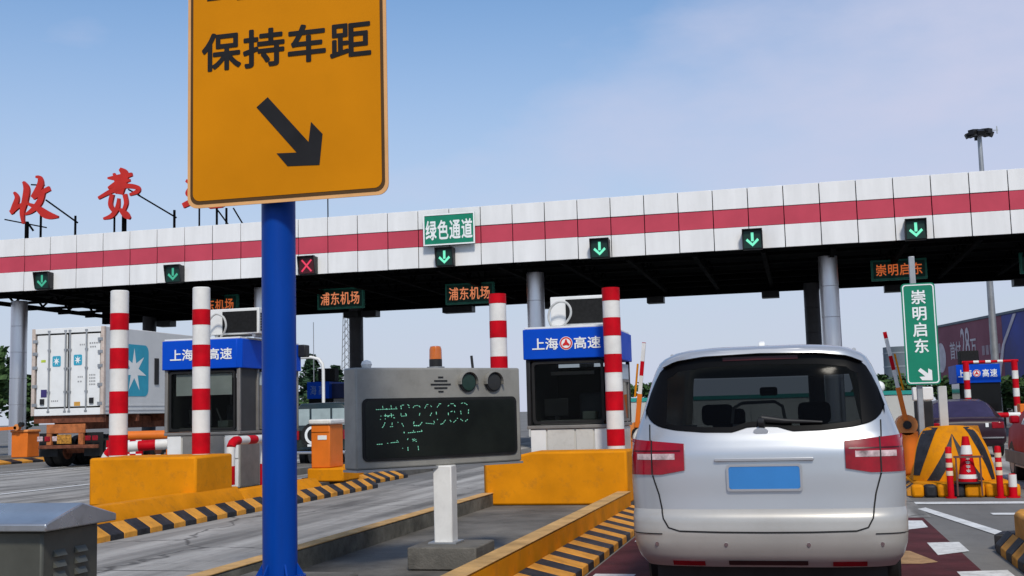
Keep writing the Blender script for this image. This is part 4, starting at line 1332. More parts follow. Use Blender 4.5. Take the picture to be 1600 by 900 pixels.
wzt = lambda x: float(np.interp(abs(x), [0, .4, .6, .71, .78, .825], [1.778, 1.768, 1.742, 1.695, 1.56, 1.40]))
wzb = lambda x: float(np.interp(abs(x), [0, .1, .2, .4, .6, .71, .78, .825], [1.272, 1.268, 1.236, 1.24, 1.258, 1.282, 1.32, 1.398]))
van = thing('minivan', 'silver minivan seen from behind in the red lane', 'minivan', (VX, VY + 2.6, 0))
zl = list(np.arange(0.33, 1.80, 0.03)) + [1.81, 1.82, 1.83, 1.837, 1.843, 1.85]
zl = sorted(set(round(float(z), 4) for z in zl))
low, body = MB(), MB()
for part, zz in ((low, [z for z in zl if z <= 0.721]), (body, [z for z in zl if z >= 0.719])):
    rings = [vring(z) for z in zz]
    n = len(rings[0])
    for r_ in rings:
        part.v += r_
    for i in range(len(rings) - 1):
        zc = (zz[i] + zz[i + 1]) / 2
        for j in range(n):
            k = (j + 1) % n
            q = (i * n + j, i * n + k, (i + 1) * n + k, (i + 1) * n + j)
            cx = (rings[i][j][0] + rings[i][k][0]) / 2 - VX
            cy = (rings[i][j][1] + rings[i][k][1]) / 2 - VY
            if part is body and j < 40 and abs(cx) < 0.765 and wzb(cx) + 0.03 < zc < wzt(cx) - 0.03:
                continue
            if part is body and 47 <= j < 67 and 1.12 < zc < 1.68 and abs(cx) < iw(zc) * 0.9:
                continue
            part.f.append(q)
    if part is body:
        part.f.append(tuple(range((len(rings) - 1) * n, len(rings) * n)))
    else:
        part.f.append(tuple(reversed(range(n))))
o = low.build('bumper', SILVER_DUST, van)
o = body.build('body', SILVER, van)
for ob_ in van.children:
    fix_normals(ob_)


def vpatch(name, xs, zlo, zhi, m_, off, nz=8, parent=None, thick=0.006):
    """patch on the rear surface between curves zlo(x) and zhi(x)"""
    b = MB()
    cols = len(xs)
    for layer in (off + thick, off):
        for x in xs:
            for i in range(nz + 1):
                z = zlo(x) + (zhi(x) - zlo(x)) * i / nz
                b.v.append((VX + x, yrear(x, z, layer), z))
    N1 = cols * (nz + 1)
    for c in range(cols - 1):
        for i in range(nz):
            a = c * (nz + 1) + i
            b.f.append((a, a + nz + 1, a + nz + 2, a + 1))
    edge = [(c * (nz + 1)) for c in range(cols)] + [((cols - 1) * (nz + 1) + i) for i in range(1, nz + 1)] + [(c * (nz + 1) + nz) for c in range(cols - 2, -1, -1)] + [i for i in range(nz - 1, 0, -1)]
    for a, c in zip(edge, edge[1:] + edge[:1]):
        b.f.append((a, N1 + a, N1 + c, c))
    o_ = b.build(name, m_, parent or van)
    fix_normals(o_)
    return o_


def vstrip(b, pts, wd, off=0.003):
    """thin seam line on the rear surface"""
    P = []
    for (x0, z0), (x1, z1) in zip(pts, pts[1:]):
        for i in range(8):
            P.append((x0 + (x1 - x0) * i / 8, z0 + (z1 - z0) * i / 8))
    P.append(pts[-1])
    n0 = len(b.v)
    for i, (x, z) in enumerate(P):
        a, c = P[max(i - 1, 0)], P[min(i + 1, len(P) - 1)]
        d = Vector((c[0] - a[0], c[1] - a[1])).normalized()
        nx, nz_ = -d.y * wd / 2, d.x * wd / 2
        for sg in (1, -1):
            b.v.append((VX + x + nx * sg, yrear(x + nx * sg, z + nz_ * sg, off), z + nz_ * sg))
    for i in range(len(P) - 1):
        k = n0 + 2 * i
        b.f.append((k, k + 1, k + 3, k + 2))


xs = [-0.825 + 1.65 * i / 48 for i in range(49)]
gl = vpatch('rear_window', xs, wzb, wzt, CAR_GLASS, 0.003, 14, thick=0.004)
# black ceramic border of the rear window; dark top band paints in the spoiler's shadow
bz = MB()
FRIT_SHADOW = mat('black_frit_shadow', (0.004, 0.004, 0.0045), 0.35, var=0.1, scale=3, spec=0.08)
o = vpatch('spoiler_shadow_band', [x for x in xs if abs(x) < 0.80], lambda x: wzt(x) - 0.075 - 0.02 * (abs(x) > 0.6), lambda x: wzt(x) - 0.004, FRIT_SHADOW, 0.009, 4, gl, 0.002)
for sg in (-1, 1):
    vpatch('window_border', [sg * (0.66 + 0.16 * i / 10) for i in range(11)], lambda x: wzb(x) + 0.005, lambda x: wzt(x) - 0.08, FRIT_SHADOW, 0.0085, 8, gl, 0.002)
vpatch('window_border', [x for x in xs if abs(x) < 0.66], lambda x: wzb(x) + 0.003, lambda x: wzb(x) + 0.035, FRIT_SHADOW, 0.0085, 3, gl, 0.002)
# spoiler lip above the window
vpatch('spoiler', [-0.70 + 1.4 * i / 36 for i in range(37)], lambda x: wzt(x) + 0.004, lambda x: wzt(x) + 0.032, SILVER, 0.0, 3, None, 0.055)
vpatch('brake_light', [-0.26 + 0.52 * i / 16 for i in range(17)], lambda x: 1.735, lambda x: 1.76, mat('dark_red_lens', (0.05, 0.003, 0.004), 0.25), 0.0125, 2, None, 0.004)
for sg in (-1, 1):
    xs_ = [sg * (0.535 + (0.925 - 0.535) * i / 26) for i in range(27)]
    lens = vpatch('tail_light', xs_, lambda x: 0.955 + 0.03 * max(0, (0.7 - abs(x)) / 0.17), lambda x: 1.165 + 0.035 * (abs(x) - 0.53) / 0.39, TAIL_RED, 0.004, 8, None, 0.012)
    vpatch('reverse_lens', [sg * (0.60 + 0.27 * i / 14) for i in range(15)], lambda x: 1.058, lambda x: 1.098, TAIL_WHITE, 0.0165, 2, lens, 0.002)
    vpatch('lens_rib', [sg * (0.56 + 0.35 * i / 14) for i in range(15)], lambda x: 1.112, lambda x: 1.122, mat('dark_red_lens', (0.05, 0.003, 0.004), 0.25), 0.0165, 1, lens, 0.002)
    b = MB()
    vstrip(b, [(sg * 0.785, 1.30), (sg * 0.778, 1.2), (sg * 0.775, 1.17)], 0.009)
    b.build('seam', BLACK_RUB, van)
    b = MB()
    vstrip(b, [(sg * 0.762, 0.95), (sg * 0.72, 0.82), (sg * 0.69, 0.66), (sg * 0.655, 0.60), (sg * 0.58, 0.578)], 0.010)
    b.build('seam', BLACK_RUB, van)
    b = MB()
    vstrip(b, [(sg * 0.765, 1.19), (sg * 0.762, 0.955)], 0.010, 0.019)
    b.build('lamp_seam', BLACK_RUB, lens)
    vpatch('reflector', [sg * (0.42 + 0.22 * i / 8) for i in range(9)], lambda x: 0.338, lambda x: 0.372, TAIL_RED, 0.004, 2, None, 0.006)
    vpatch('bumper_corner_gap', [sg * (0.70 + 0.215 * i / 8) for i in range(9)], lambda x: 0.555, lambda x: 0.562, BLACK_RUB, 0.003, 1, None, 0.002)
b = MB()
vstrip(b, [(-0.58, 0.578), (-0.3, 0.572), (0, 0.57), (0.3, 0.572), (0.58, 0.578)], 0.011)
b.build('seam', BLACK_RUB, van)
vpatch('lower_grille', [-0.26 + 0.52 * i / 12 for i in range(13)], lambda x: 0.345, lambda x: 0.378, mat('dark_valance', (0.045, 0.02, 0.02), 0.5), 0.003, 2, None, 0.004)
for x in (-0.74, -0.27, 0.27, 0.74):
    b = MB()
    disc(b, frame(VX + x, yrear(x, 0.49), 0.49), 0, 0, 0.013, -0.004, 0.004, 12)
    b.build('parking_sensor', CHROME, van)
yp = yrear(0, 0.93)
b = MB().xz(rrect(VX - 0.235, VX + 0.235, 0.855, 1.005, 0.02), yp - 0.022, yp - 0.012)
pl = b.build('number_plate', PLATE_BLUE, van)
b = MB()
ring_frame(b, rrect(VX - 0.25, VX + 0.25, 0.84, 1.02, 0.02), rrect(VX - 0.235, VX + 0.235, 0.855, 1.005, 0.015), yp - 0.024, yp - 0.005)
b.build('plate_frame', SILVER, van)
b = MB().xz(rrect(VX - 0.33, VX + 0.33, 1.04, 1.062, 0.01), yp - 0.014, yp + 0.02)
b.build('tailgate_handle', SILVER, van, bevel=0.004)
b = MB()
yb = yrear(0, 1.245)
disc(b, frame(VX - 0.01, yb, 1.238), 0, 0, 0.024, -0.014, 0.01, 20, 0.05)
b.build('badge', CHROME, van)
# wiper
yw = yrear(0.0, 1.3) - 0.02
MB().tube([(VX - 0.02, yw, 1.30), (VX + 0.02, yw - 0.01, 1.30)], 0.035, 14).build('wiper_pivot', BLACK_PL, van, bevel=0.004)
b = MB()
b.tube([(VX - 0.0, yrear(0.0, 1.32) - 0.03, 1.325), (VX + 0.15, yrear(.15, 1.3) - 0.03, 1.305), (VX + 0.40, yrear(.4, 1.29) - 0.025, 1.292)], [0.026, 0.018, 0.009], 10)
b.build('wiper', BLACK_PL, van)
# roof fin, wheels
MB().prism([(0, 0), (0.12, 0), (0.085, 0.05), (0.05, 0.058), (0.02, 0.045)], lambda a, z: (VX - 0.03, 9.0 + a, 1.845 + z), lambda a, z: (VX + 0.02, 9.0 + a, 1.845 + z)).build('roof_fin', WHITE_PAINT, van, bevel=0.012)
for sg in (-1, 1):
    MB().tube([(VX + sg * 0.66, 8.75, 1.80), (VX + sg * 0.66, 10.2, 1.82)], 0.016, 8).build('roof_rail', SILVER, van)


def wheel(parent, xc, yc, r, w_):
    ty = MB().tube([(xc - w_ / 2, yc, r), (xc - w_ / 2 + 0.02, yc, r), (xc + w_ / 2 - 0.02, yc, r), (xc + w_ / 2, yc, r)], [r - 0.025, r, r, r - 0.025], 26).build('wheel', BLACK_RUB, parent)
    MB().tube([(xc - w_ / 2 - 0.008, yc, r), (xc + w_ / 2 + 0.008, yc, r)], r * 0.62, 22).build('rim', GALV, ty)


for yy in (9.05, 12.1):
    for sg in (-1, 1):
        wheel(van, VX + sg * 0.79, yy, 0.335, 0.215)
MB().box(VX - 0.78, VX + 0.78, VY + 0.35, VY + 4.7, 0.2, 0.32).build('underbody', BLACK_PL, van)
# glass at the front and sides, cabin
b = MB()
zz = [1.13, 1.25, 1.4, 1.55, 1.67]
rr_ = [vring(z, 0.004)[48:69] for z in zz]
for r_ in rr_:
    b.v += r_
for i in range(4):
    for j in range(20):
        b.f.append((i * 21 + j, i * 21 + j + 1, i * 21 + 22 + j, i * 21 + 21 + j))
b.build('windscreen', mat('clear_glass', (0.02, 0.02, 0.02), 0.05, spec=0.1, alpha=(0.9, 0.93, 0.92), afac=0.12), van)
for sg in (-1, 1):
    for (ya, yb_) in ((0.7, 1.75), (1.82, 2.85)):
        b = MB()
        for z in (1.24, 1.38, 1.52, 1.66):
            for q in range(5):
                b.v.append((VX + sg * (iw(z) + 0.004), VY + ya + (yb_ - ya) * q / 4 + 0.1 * (z - 1.2), z))
        for i in range(3):
            for q in range(4):
                a = i * 5 + q
                b.f.append((a, a + 1, a + 6, a + 5))
        b.build('side_window', GLASS_DK, van)
MB().box(VX - 0.72, VX + 0.72, VY + 0.35, VY + 3.9, 0.6, 0.66).build('cabin_floor', BLACK_PL, van)
for (yy, zz_) in ((8.95, 1.24), (9.9, 1.2), (10.85, 1.2)):
    for sg in (-1, 1):
        st = MB().box(VX + sg * 0.36 - 0.24, VX + sg * 0.36 + 0.24, yy, yy + 0.16, 0.662, zz_).build('seat', SEAT, van, bevel=0.05)
        MB().box(VX + sg * 0.36 - 0.12, VX + sg * 0.36 + 0.12, yy + 0.02, yy + 0.12, zz_ + 0.03, zz_ + 0.19).build('headrest', SEAT, st, bevel=0.04)
b = MB().tube([(VX - 0.23, 8.62, 1.29), (VX - 0.215, 8.62, 1.40), (VX - 0.15, 8.62, 1.435), (VX + 0.08, 8.62, 1.44), (VX + 0.135, 8.62, 1.405), (VX + 0.15, 8.62, 1.30)], 0.012, 8)
b.build('headrest_loop', SEAT_L, van)
MB().box(VX - 0.1, VX + 0.06, 10.9, 10.95, 1.50, 1.58).build('rear_mirror', BLACK_PL, van, bevel=0.02)


# ================================================================== OTHER CARS
def car(name, label, stations, paint, lower, x, y, flip=1, win=WIN_SKY, wy=(), wr=0.32, hw=0.85):
    """stations: (s, zbot, zbelt, ztop, halfwidth, topwidth); s from the rear forwards"""
    t = thing(name, label, 'car', (x, y, 0))
    Pn = []
    for (s, zb, zl_, zt, w_, tw) in stations:
        prof = [(0.0, zb), (w_ * 0.9, zb), (w_, zb + 0.12), (w_ * 1.01, (zb + zl_) / 2), (w_ * 0.97, zl_), (tw + (w_ * 0.97 - tw) * 0.25, zt - (zt - zl_) * 0.22), (tw * 0.86, zt - 0.012), (0.0, zt)]
        Pn.append([(x + a, y + s * flip, z) for a, z in prof] + [(x - a, y + s * flip, z) for a, z in reversed(prof[1:-1])])
    n = len(Pn[0])
    body_, glass = MB(), MB()
    for i in range(len(Pn) - 1):
        h0, h1 = stations[i][3] - stations[i][2], stations[i + 1][3] - stations[i + 1][2]
        for j in range(n):
            k = (j + 1) % n
            q = [Pn[i][j], Pn[i][k], Pn[i + 1][k], Pn[i + 1][j]]
            side = j in (4, n - 5 - 0) or j in (n - 6 + 1,)
            side = j == 4 or j == n - 5
            topf = j in (5, 6, 7, 8)
            isg = (side and h0 > 0.25 and h1 > 0.25) or (topf and (h0 > 0.25) != (h1 > 0.25))
            (glass if isg else body_).quad(*q)
    k = len(body_.v)
    body_.v += Pn[0]
    body_.f.append(tuple(k + i for i in range(n)))
    k = len(body_.v)
    body_.v += Pn[-1]
    body_.f.append(tuple(k + i for i in reversed(range(n))))
    import bmesh
    for nm, mbb, mm in (('body', body_, paint), ('window', glass, win)):
        if not mbb.f:
            continue
        o_ = mbb.build(nm, mm, t)
        bm = bmesh.new()
        bm.from_mesh(o_.data)
        bmesh.ops.remove_doubles(bm, verts=bm.verts, dist=0.0005)
        bmesh.ops.recalc_face_normals(bm, faces=bm.faces)
        bm.to_mesh(o_.data)
        bm.free()
    for s in wy:
        for sg in (-1, 1):
            wheel(t, x + sg * (hw - 0.1), y + s * flip, wr, 0.2)
    return t


# dark sedan ahead in the right lane, seen from behind
sx = 3.88
t = car('parked_sedan', 'dark purple sedan seen from behind, beyond the striped round block', [
    (0.0, 0.35, 0.80, 0.84, 0.80, 0.62), (0.06, 0.28, 0.90, 0.94, 0.86, 0.66), (0.55, 0.25, 0.95, 0.99, 0.90, 0.66), (1.15, 0.25, 0.97, 1.38, 0.90, 0.60),
    (1.7, 0.25, 0.97, 1.43, 0.90, 0.60), (2.5, 0.25, 0.97, 1.41, 0.90, 0.60), (3.3, 0.25, 0.95, 1.0, 0.9, 0.68), (4.4, 0.28, 0.80, 0.84, 0.86, 0.6), (4.6, 0.35, 0.6, 0.64, 0.75, 0.5)],
    DARK_CAR, None, sx, 30.0, 1, mat('purple_glass', (0.030, 0.022, 0.060), 0.2, spec=0.35), (0.95, 3.6), 0.31, 0.9)
MB().box(sx - 0.22, sx + 0.22, 29.975, 29.985, 0.66, 0.78).build('number_plate', PLATE_BLUE, t)
for sg in (-1, 1):
    MB().box(sx + sg * 0.68 - 0.14, sx + sg * 0.68 + 0.14, 29.985, 30.03, 0.70, 0.86).build('tail_light', TAIL_RED, t, bevel=0.02)
MB().box(sx - 0.8, sx + 0.8, 29.96, 30.02, 0.47, 0.5).build('bumper_trim', CHROME, t)
MB().box(sx + 0.4, sx + 0.47, 29.98, 29.99, 0.74, 0.84).build('sticker', WHITE_SHEET, t)
# red car at the right edge
t = car('red_car', 'red car cut by the right edge, its front by the striped round block', [
    (0.0, 0.4, 0.85, 0.9, 0.78, 0.6), (0.08, 0.3, 0.98, 1.25, 0.86, 0.60), (0.5, 0.26, 0.98, 1.52, 0.90, 0.62), (1.6, 0.26, 0.98, 1.56, 0.92, 0.64), (2.6, 0.26, 0.98, 1.5, 0.92, 0.62),
    (3.35, 0.26, 0.98, 1.04, 0.91, 0.68), (4.15, 0.28, 0.88, 0.93, 0.86, 0.6), (4.4, 0.36, 0.68, 0.74, 0.72, 0.5)],
    RED_CAR, None, 4.43, 18.3, 1, WIN_SKY, (0.85, 3.5), 0.34, 0.92)
MB().box(3.49, 3.52, 18.9, 22.4, 0.30, 0.52).build('side_cladding', GREY_CLAD, t, bevel=0.01)
MB().box(3.485, 3.515, 19.4, 21.4, 0.27, 0.295).build('sill_trim', GALV, t)
MB().box(3.36, 3.5, 20.75, 20.95, 1.0, 1.13).build('mirror', RED_CAR, t, bevel=0.03)
# dark off-roader two lanes to the left, spare wheel on its back
vx = -12.55
t = car('offroad_car', 'dark off-road car with spare wheel, seen between pole and orange machine', [
    (0.0, 0.55, 1.12, 1.72, 0.78, 0.68), (0.05, 0.45, 1.12, 1.78, 0.82, 0.70), (1.0, 0.42, 1.12, 1.80, 0.84, 0.70), (2.3, 0.42, 1.12, 1.80, 0.84, 0.70), (2.9, 0.42, 1.10, 1.16, 0.84, 0.7), (4.1, 0.45, 1.02, 1.08, 0.82, 0.7)],
    GREEN_CAR, None, vx, 29.0, 1, WIN_SKY, (0.75, 3.3), 0.37, 0.84)
for (a, c) in ((-0.68, -0.34), (-0.28, 0.26), (0.32, 0.68)):
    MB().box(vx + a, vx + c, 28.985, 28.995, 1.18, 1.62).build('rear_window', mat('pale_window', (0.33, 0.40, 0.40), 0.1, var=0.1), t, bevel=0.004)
b = MB()
disc(b, frame(vx - 0.18, 28.9, 0.92), 0, 0, 0.33, -0.08, 0.08, 24)
sw = b.build('spare_wheel', BLACK_RUB, t)
b = MB()
ring_frame(b, [(vx - 0.18 + 0.22 * math.cos(a), 0.92 + 0.24 * math.sin(a)) for a in [2 * math.pi * i / 20 for i in range(20)]], [(vx - 0.18 + 0.15 * math.cos(a), 0.92 + 0.17 * math.sin(a)) for a in [2 * math.pi * i / 20 for i in range(20)]], 28.80, 28.815)
b.build('cover_ring', WHITE_SHEET, sw)
MB().box(vx - 0.32, vx - 0.02, 28.80, 28.81, 0.62, 0.68).build('plate_strip', WHITE_SHEET, t)
MB().box(vx - 0.82, vx + 0.82, 28.78, 28.97, 0.42, 0.5).build('bumper', CHROME, t, bevel=0.02)
for sg in (-1, 1):
    MB().box(vx + sg * 0.72 - 0.08, vx + sg * 0.72 + 0.08, 28.955, 28.99, 0.8, 1.05).build('tail_light', TAIL_RED, t)
MB().box(vx + 0.28, vx + 0.52, 28.95, 28.985, 0.85, 1.05).build('lamp_cluster', mat('pink_lens', (0.5, 0.15, 0.15), 0.3), t)

# ================================================================== CONTAINER AND TRAILER
TX0, TX1, TY0 = -24.15, -21.5, 32.5
t = thing('shipping_container', 'white refrigerated container with blue star emblems on a trailer', 'container', ((TX0 + TX1) / 2, 36, 1.66))
CZ0, CZ1 = 1.66, 4.47
MB().box(TX0 + 0.02, TX1 - 0.02, TY0 + 0.12, TY0 + 9, CZ0, CZ1).build('body', CONT_SIDE, t, bevel=0.02)
for x in (TX0, TX1 - 0.12):
    MB().box(x, x + 0.12, TY0, TY0 + 0.118, CZ0, CZ1).build('corner_post', mat('container_post', (0.55, 0.46, 0.40), 0.6, dirt=0.5, dcol=(0.25, 0.12, 0.08)), t, bevel=0.01)
MB().box(TX0 + 0.122, TX1 - 0.122, TY0 + 0.005, TY0 + 0.118, CZ1 - 0.17, CZ1).build('header_beam', CONT_W, t, bevel=0.01)
MB().box(TX0 + 0.122, TX1 - 0.122, TY0 + 0.005, TY0 + 0.118, CZ0, CZ0 + 0.22).build('sill_beam', CONT_W, t, bevel=0.01)
MB().box(TX0 + 0.122, TX1 - 0.122, TY0 + 0.1, TY0 + 0.117, CZ0 + 0.222, CZ1 - 0.172).build('door_gasket', BLACK_RUB, t)
xm = (TX0 + TX1) / 2
for (x0, x1) in ((TX0 + 0.17, xm - 0.035), (xm + 0.035, TX1 - 0.17)):
    d_ = MB().box(x0, x1, TY0 + 0.04, TY0 + 0.095, CZ0 + 0.27, CZ1 - 0.22).build('door', CONT_W, t, bevel=0.012)
    for fx in (0.42, 0.96) if x0 < xm - 0.5 else (0.04, 0.58):
        xr = x0 + (x1 - x0) * fx
        MB().tube([(xr, TY0 + 0.015, CZ0 + 0.1), (xr, TY0 + 0.015, CZ1 - 0.08)], 0.03, 8).build('lock_rod', GALV, d_)
        for z in (CZ0 + 0.12, CZ0 + 0.75, CZ0 + 1.5, CZ0 + 2.1, CZ1 - 0.1):
            MB().box(xr - 0.05, xr + 0.05, TY0 - 0.005, TY0 + 0.038, z - 0.03, z + 0.03).build('rod_bracket', GALV, d_)
    xh = x0 - 0.04 if x0 < xm - 0.5 else x1 + 0.04
    for z in (CZ0 + 0.35, CZ0 + 0.95, CZ0 + 1.55, CZ0 + 2.0, CZ0 + 2.4):
        MB().box(xh - 0.09, xh + 0.09, TY0 - 0.012, TY0 + 0.002, z - 0.05, z + 0.05).build('hinge', GALV, d_)


def star_emblem(parent, fr, u, v, wu, wv, name):
    b = MB()
    o_, U_, N_, V_ = fr
    fpoly(b, fr, [(u + x_, v + z_) for x_, z_ in rrect(-wu / 2, wu / 2, -wv / 2, wv / 2, min(wu, wv) * 0.14)], -0.01, -0.002)
    sq = b.build(name, STAR_BLUE, parent)
    pts = []
    for i in range(14):
        a = math.pi / 2 + 2 * math.pi * i / 14
        rr = 0.43 if i % 2 == 0 else 0.15
        pts.append((u + wu * rr * math.cos(a), v + min(wv, wu * 1.6) * rr * math.sin(a)))
    b = MB()
    k = 0
    b.v = [tuple(o_ + U_ * u + V_ * v - N_ * 0.013)] + [tuple(o_ + U_ * x_ + V_ * z_ - N_ * 0.013) for x_, z_ in pts]
    b.f = [(0, 1 + i, 1 + (i + 1) % 14) for i in range(14)]
    b.build('star', WHITE_SHEET, sq)


fd = frame(0, TY0 + 0.04, 0)
star_emblem(t, fd, xm - 0.42, 3.40, 0.3, 0.34, 'door_emblem')
star_emblem(t, fd, xm + 0.36, 3.42, 0.3, 0.34, 'door_emblem')
fs_ = (Vector((TX1 - 0.02, TY0, 0)), Vector((0, 1, 0)), Vector((-1, 0, 0)), Vector((0, 0, 1)))
star_emblem(t, fs_, 1.75, 3.1, 1.75, 1.72, 'side_emblem')
MB().box(TX0 + 0.33, TX0 + 0.5, TY0 + 0.034, TY0 + 0.039, 3.38, 3.46).build('sticker', mat('sticker_lime', (0.45, 0.55, 0.05), 0.5), t)
MB().box(TX0 + 0.34, TX0 + 0.56, TY0 + 0.034, TY0 + 0.039, 2.25, 2.5).build('sticker', mat('sticker_navy', (0.04, 0.03, 0.13), 0.5), t)
MB().box(xm + 0.24, xm + 0.46, TY0 + 0.034, TY0 + 0.039, 1.95, 2.08).build('sticker', mat('sticker_orange', (0.62, 0.32, 0.06), 0.5), t)
b = MB()
for (dx, z, n_, st_) in ((0.42, 3.88, 3, 0.07), (0.78, 3.92, 5, 0.08), (0.8, 3.80, 3, 0.08), (0.36, 2.85, 3, 0.07), (0.36, 2.70, 2, 0.09), (0.78, 2.9, 4, 0.06), (0.78, 2.8, 4, 0.06), (0.78, 2.7, 4, 0.06), (0.78, 2.6, 4, 0.06), (-0.6, 2.1, 4, 0.07)):
    for i in range(n_):
        b.box(xm + dx + i * st_, xm + dx + i * st_ + st_ * 0.6, TY0 + 0.034, TY0 + 0.039, z, z + 0.05)
b.build('stencil_mark', mat('stencil_grey', (0.33, 0.33, 0.33), 0.6), t)
for dx in (-0.95, 0.85):
    MB().box(xm + dx - 0.04, xm + dx + 0.1, TY0 - 0.01, TY0 + 0.035, 2.02, 2.2).build('lock_handle', BLACK_PL, t)
MB().box(TX1 - 0.018, TX1 + 0.01, TY0 + 3.0, TY0 + 3.25, 2.65, 3.55).build('side_vent', BLACK_PL, t)
for z in (1.78, 1.92):
    MB().box(TX1 - 0.019, TX1 - 0.002, TY0 + 0.13, TY0 + 8.9, z, z + 0.05).build('side_rib', CONT_SIDE, t)

t = thing('container_trailer', 'rusty orange trailer chassis under the white container', 'trailer', (xm, 36, 0))
b = MB()
for sg in (-1, 1):
    b.box(xm + sg * 0.5 - 0.08, xm + sg * 0.5 + 0.08, TY0 + 0.2, TY0 + 9, 1.2, 1.6)
for yy in (0.1, 2, 4, 6, 8):
    b.box(TX0 + 0.05, TX1 - 0.05, TY0 + yy, TY0 + yy + 0.14, 1.42, 1.655)
b.build('frame', RUST, t)
MB().box(xm - 0.75, xm + 0.65, TY0 + 0.02, TY0 + 0.095, 1.08, 1.38).build('rear_beam', CHASSIS_O, t, bevel=0.02)
for xx in (xm - 0.66, xm + 0.50):
    MB().box(xx - 0.09, xx + 0.09, TY0 + 0.03, TY0 + 0.14, 0.72, 1.078).build('drop_leg', CHASSIS_O, t, bevel=0.01)
MB().box(TX0 + 0.3, TX1 - 0.2, TY0 + 0.0, TY0 + 0.12, 0.6, 0.715).build('underrun_bar', RUST, t, bevel=0.02)
MB().box(xm - 0.34, xm + 0.18, TY0 + 0.0, TY0 + 0.018, 0.76, 1.05).build('number_plate', mat('plate_orange', (0.46, 0.21, 0.03), 0.5, var=0.4, scale=14), t)
for (xx, m_) in ((TX0 + 0.35, TAIL_WHITE), (TX0 + 0.62, TAIL_RED), (TX0 + 0.9, TAIL_WHITE), (TX1 - 0.55, TAIL_RED), (TX1 - 0.3, TAIL_RED)):
    MB().box(xx - 0.1, xx + 0.1, TY0 + 0.0, TY0 + 0.05, 0.84, 1.0).build('rear_lamp', m_, t, bevel=0.02)
for yy in (TY0 + 0.9, TY0 + 2.2, TY0 + 3.5):
    for xx in (TX0 + 0.3, TX0 + 0.62, TX1 - 0.62, TX1 - 0.3):
        ty = MB().tube([(xx - 0.14, yy, 0.5), (xx - 0.11, yy, 0.5), (xx + 0.11, yy, 0.5), (xx + 0.14, yy, 0.5)], [0.46, 0.5, 0.5, 0.46], 24).build('wheel', BLACK_RUB, t)
        MB().tube([(xx - 0.146, yy, 0.5), (xx + 0.146, yy, 0.5)], 0.27, 18).build('rim', RUST, ty)
    MB().bar((TX0 + 0.3, yy, 0.5), (TX1 - 0.3, yy, 0.5), 0.14).build('axle', RUST, t)
for xx in (TX0 + 0.5, TX1 - 0.5):
    MB().box(xx - 0.34, xx + 0.34, TY0 + 0.25, TY0 + 0.27, 0.35, 1.1).build('mud_flap', BLACK_RUB, t)
for xx in (xm - 0.8, xm + 0.8):
    MB().box(xx - 0.07, xx + 0.07, TY0 + 7.5, TY0 + 7.65, 0.0, 1.19).build('landing_leg', RUST, t)

# ================================================================== RIGHT ISLAND
t = thing('crash_cushion', 'rounded yellow block with black chevron stripes right of the van', 'crash block', (2.2, 18.8, 0.2))


def dome_pt(u, z):
    """front face of the rounded block: u -1..1 across, z height"""
    zt = 1.03 - 0.03 * u * u
    f = min(max((z - 0.2) / (zt - 0.2), 0), 1)
    hw = 0.60 * float(np.interp(f, [0, .3, .6, .8, .9, .96, 1], [1, .96, .87, .77, .70, .62, .52]))
    return (2.2 + u * hw, 18.55 + 0.35 * f ** 2 + 0.35 * abs(u) ** 3, 0.202 + (zt - 0.202) * f)


def dome_patch(b, f_u0, f_u1, off, z0=0.2, z1=1.03, n=14, mcol=14):
    k0 = len(b.v)
    for i in range(n + 1):
        z = z0 + (z1 - z0) * i / n
        for j in range(mcol + 1):
            u = f_u0(z) + (f_u1(z) - f_u0(z)) * j / mcol
            p = dome_pt(u, z)
            b.v.append((p[0], p[1] - off, p[2]))
    for i in range(n):
        for j in range(mcol):
            a = k0 + i * (mcol + 1) + j
            b.f.append((a, a + 1, a + mcol + 2, a + mcol + 1))


b = MB()
N_, M_ = 14, 18
dome_patch(b, lambda z: -1, lambda z: 1, 0, n=N_, mcol=M_)
k = len(b.v)
back = [(1.62, 19.7, 0.2), (2.84, 19.7, 0.2), (2.7, 19.7, 1.0), (2.0, 19.7, 1.0)]
b.v += back
top = [N_ * (M_ + 1) + j for j in range(M_ + 1)]
b.f.append(tuple(top + [k + 2, k + 3]))
b.f.append(tuple([i * (M_ + 1) for i in range(N_, -1, -1)] + [k, k + 3]))
b.f.append(tuple([i * (M_ + 1) + M_ for i in range(N_ + 1)] + [k + 2, k + 1]))
b.f.append((k, k + 1, k + 2, k + 3))
o = b.build('block', YEL, t)
# black stripes painted as thin raised coats
for zz0, zz1, lo, hi in (
        (0.21, 0.90, ((.21, -.70), (.90, -.03)), ((.21, -.42), (.50, -.12), (.90, -.02))),
        (0.21, 0.90, ((.21, .42), (.50, .12), (.90, -.02)), ((.21, .66), (.90, -.01))),
        (0.28, 1.0, ((.28, -.995), (1.0, -.97)), ((.28, -.86), (1.0, -.52))),
        (0.21, 1.0, ((.21, .86), (1.0, .50)), ((.21, .96), (1.0, .86)))):
    b = MB()
    f0 = lambda z, q=lo: float(np.interp(z, [p[0] for p in q], [p[1] for p in q]))
    f1 = lambda z, q=hi: float(np.interp(z, [p[0] for p in q], [p[1] for p in q]))
    dome_patch(b, f0, f1, 0.006, zz0, zz1, 12, 6)
    b.build('black_stripe', BLK_PAINT, t)


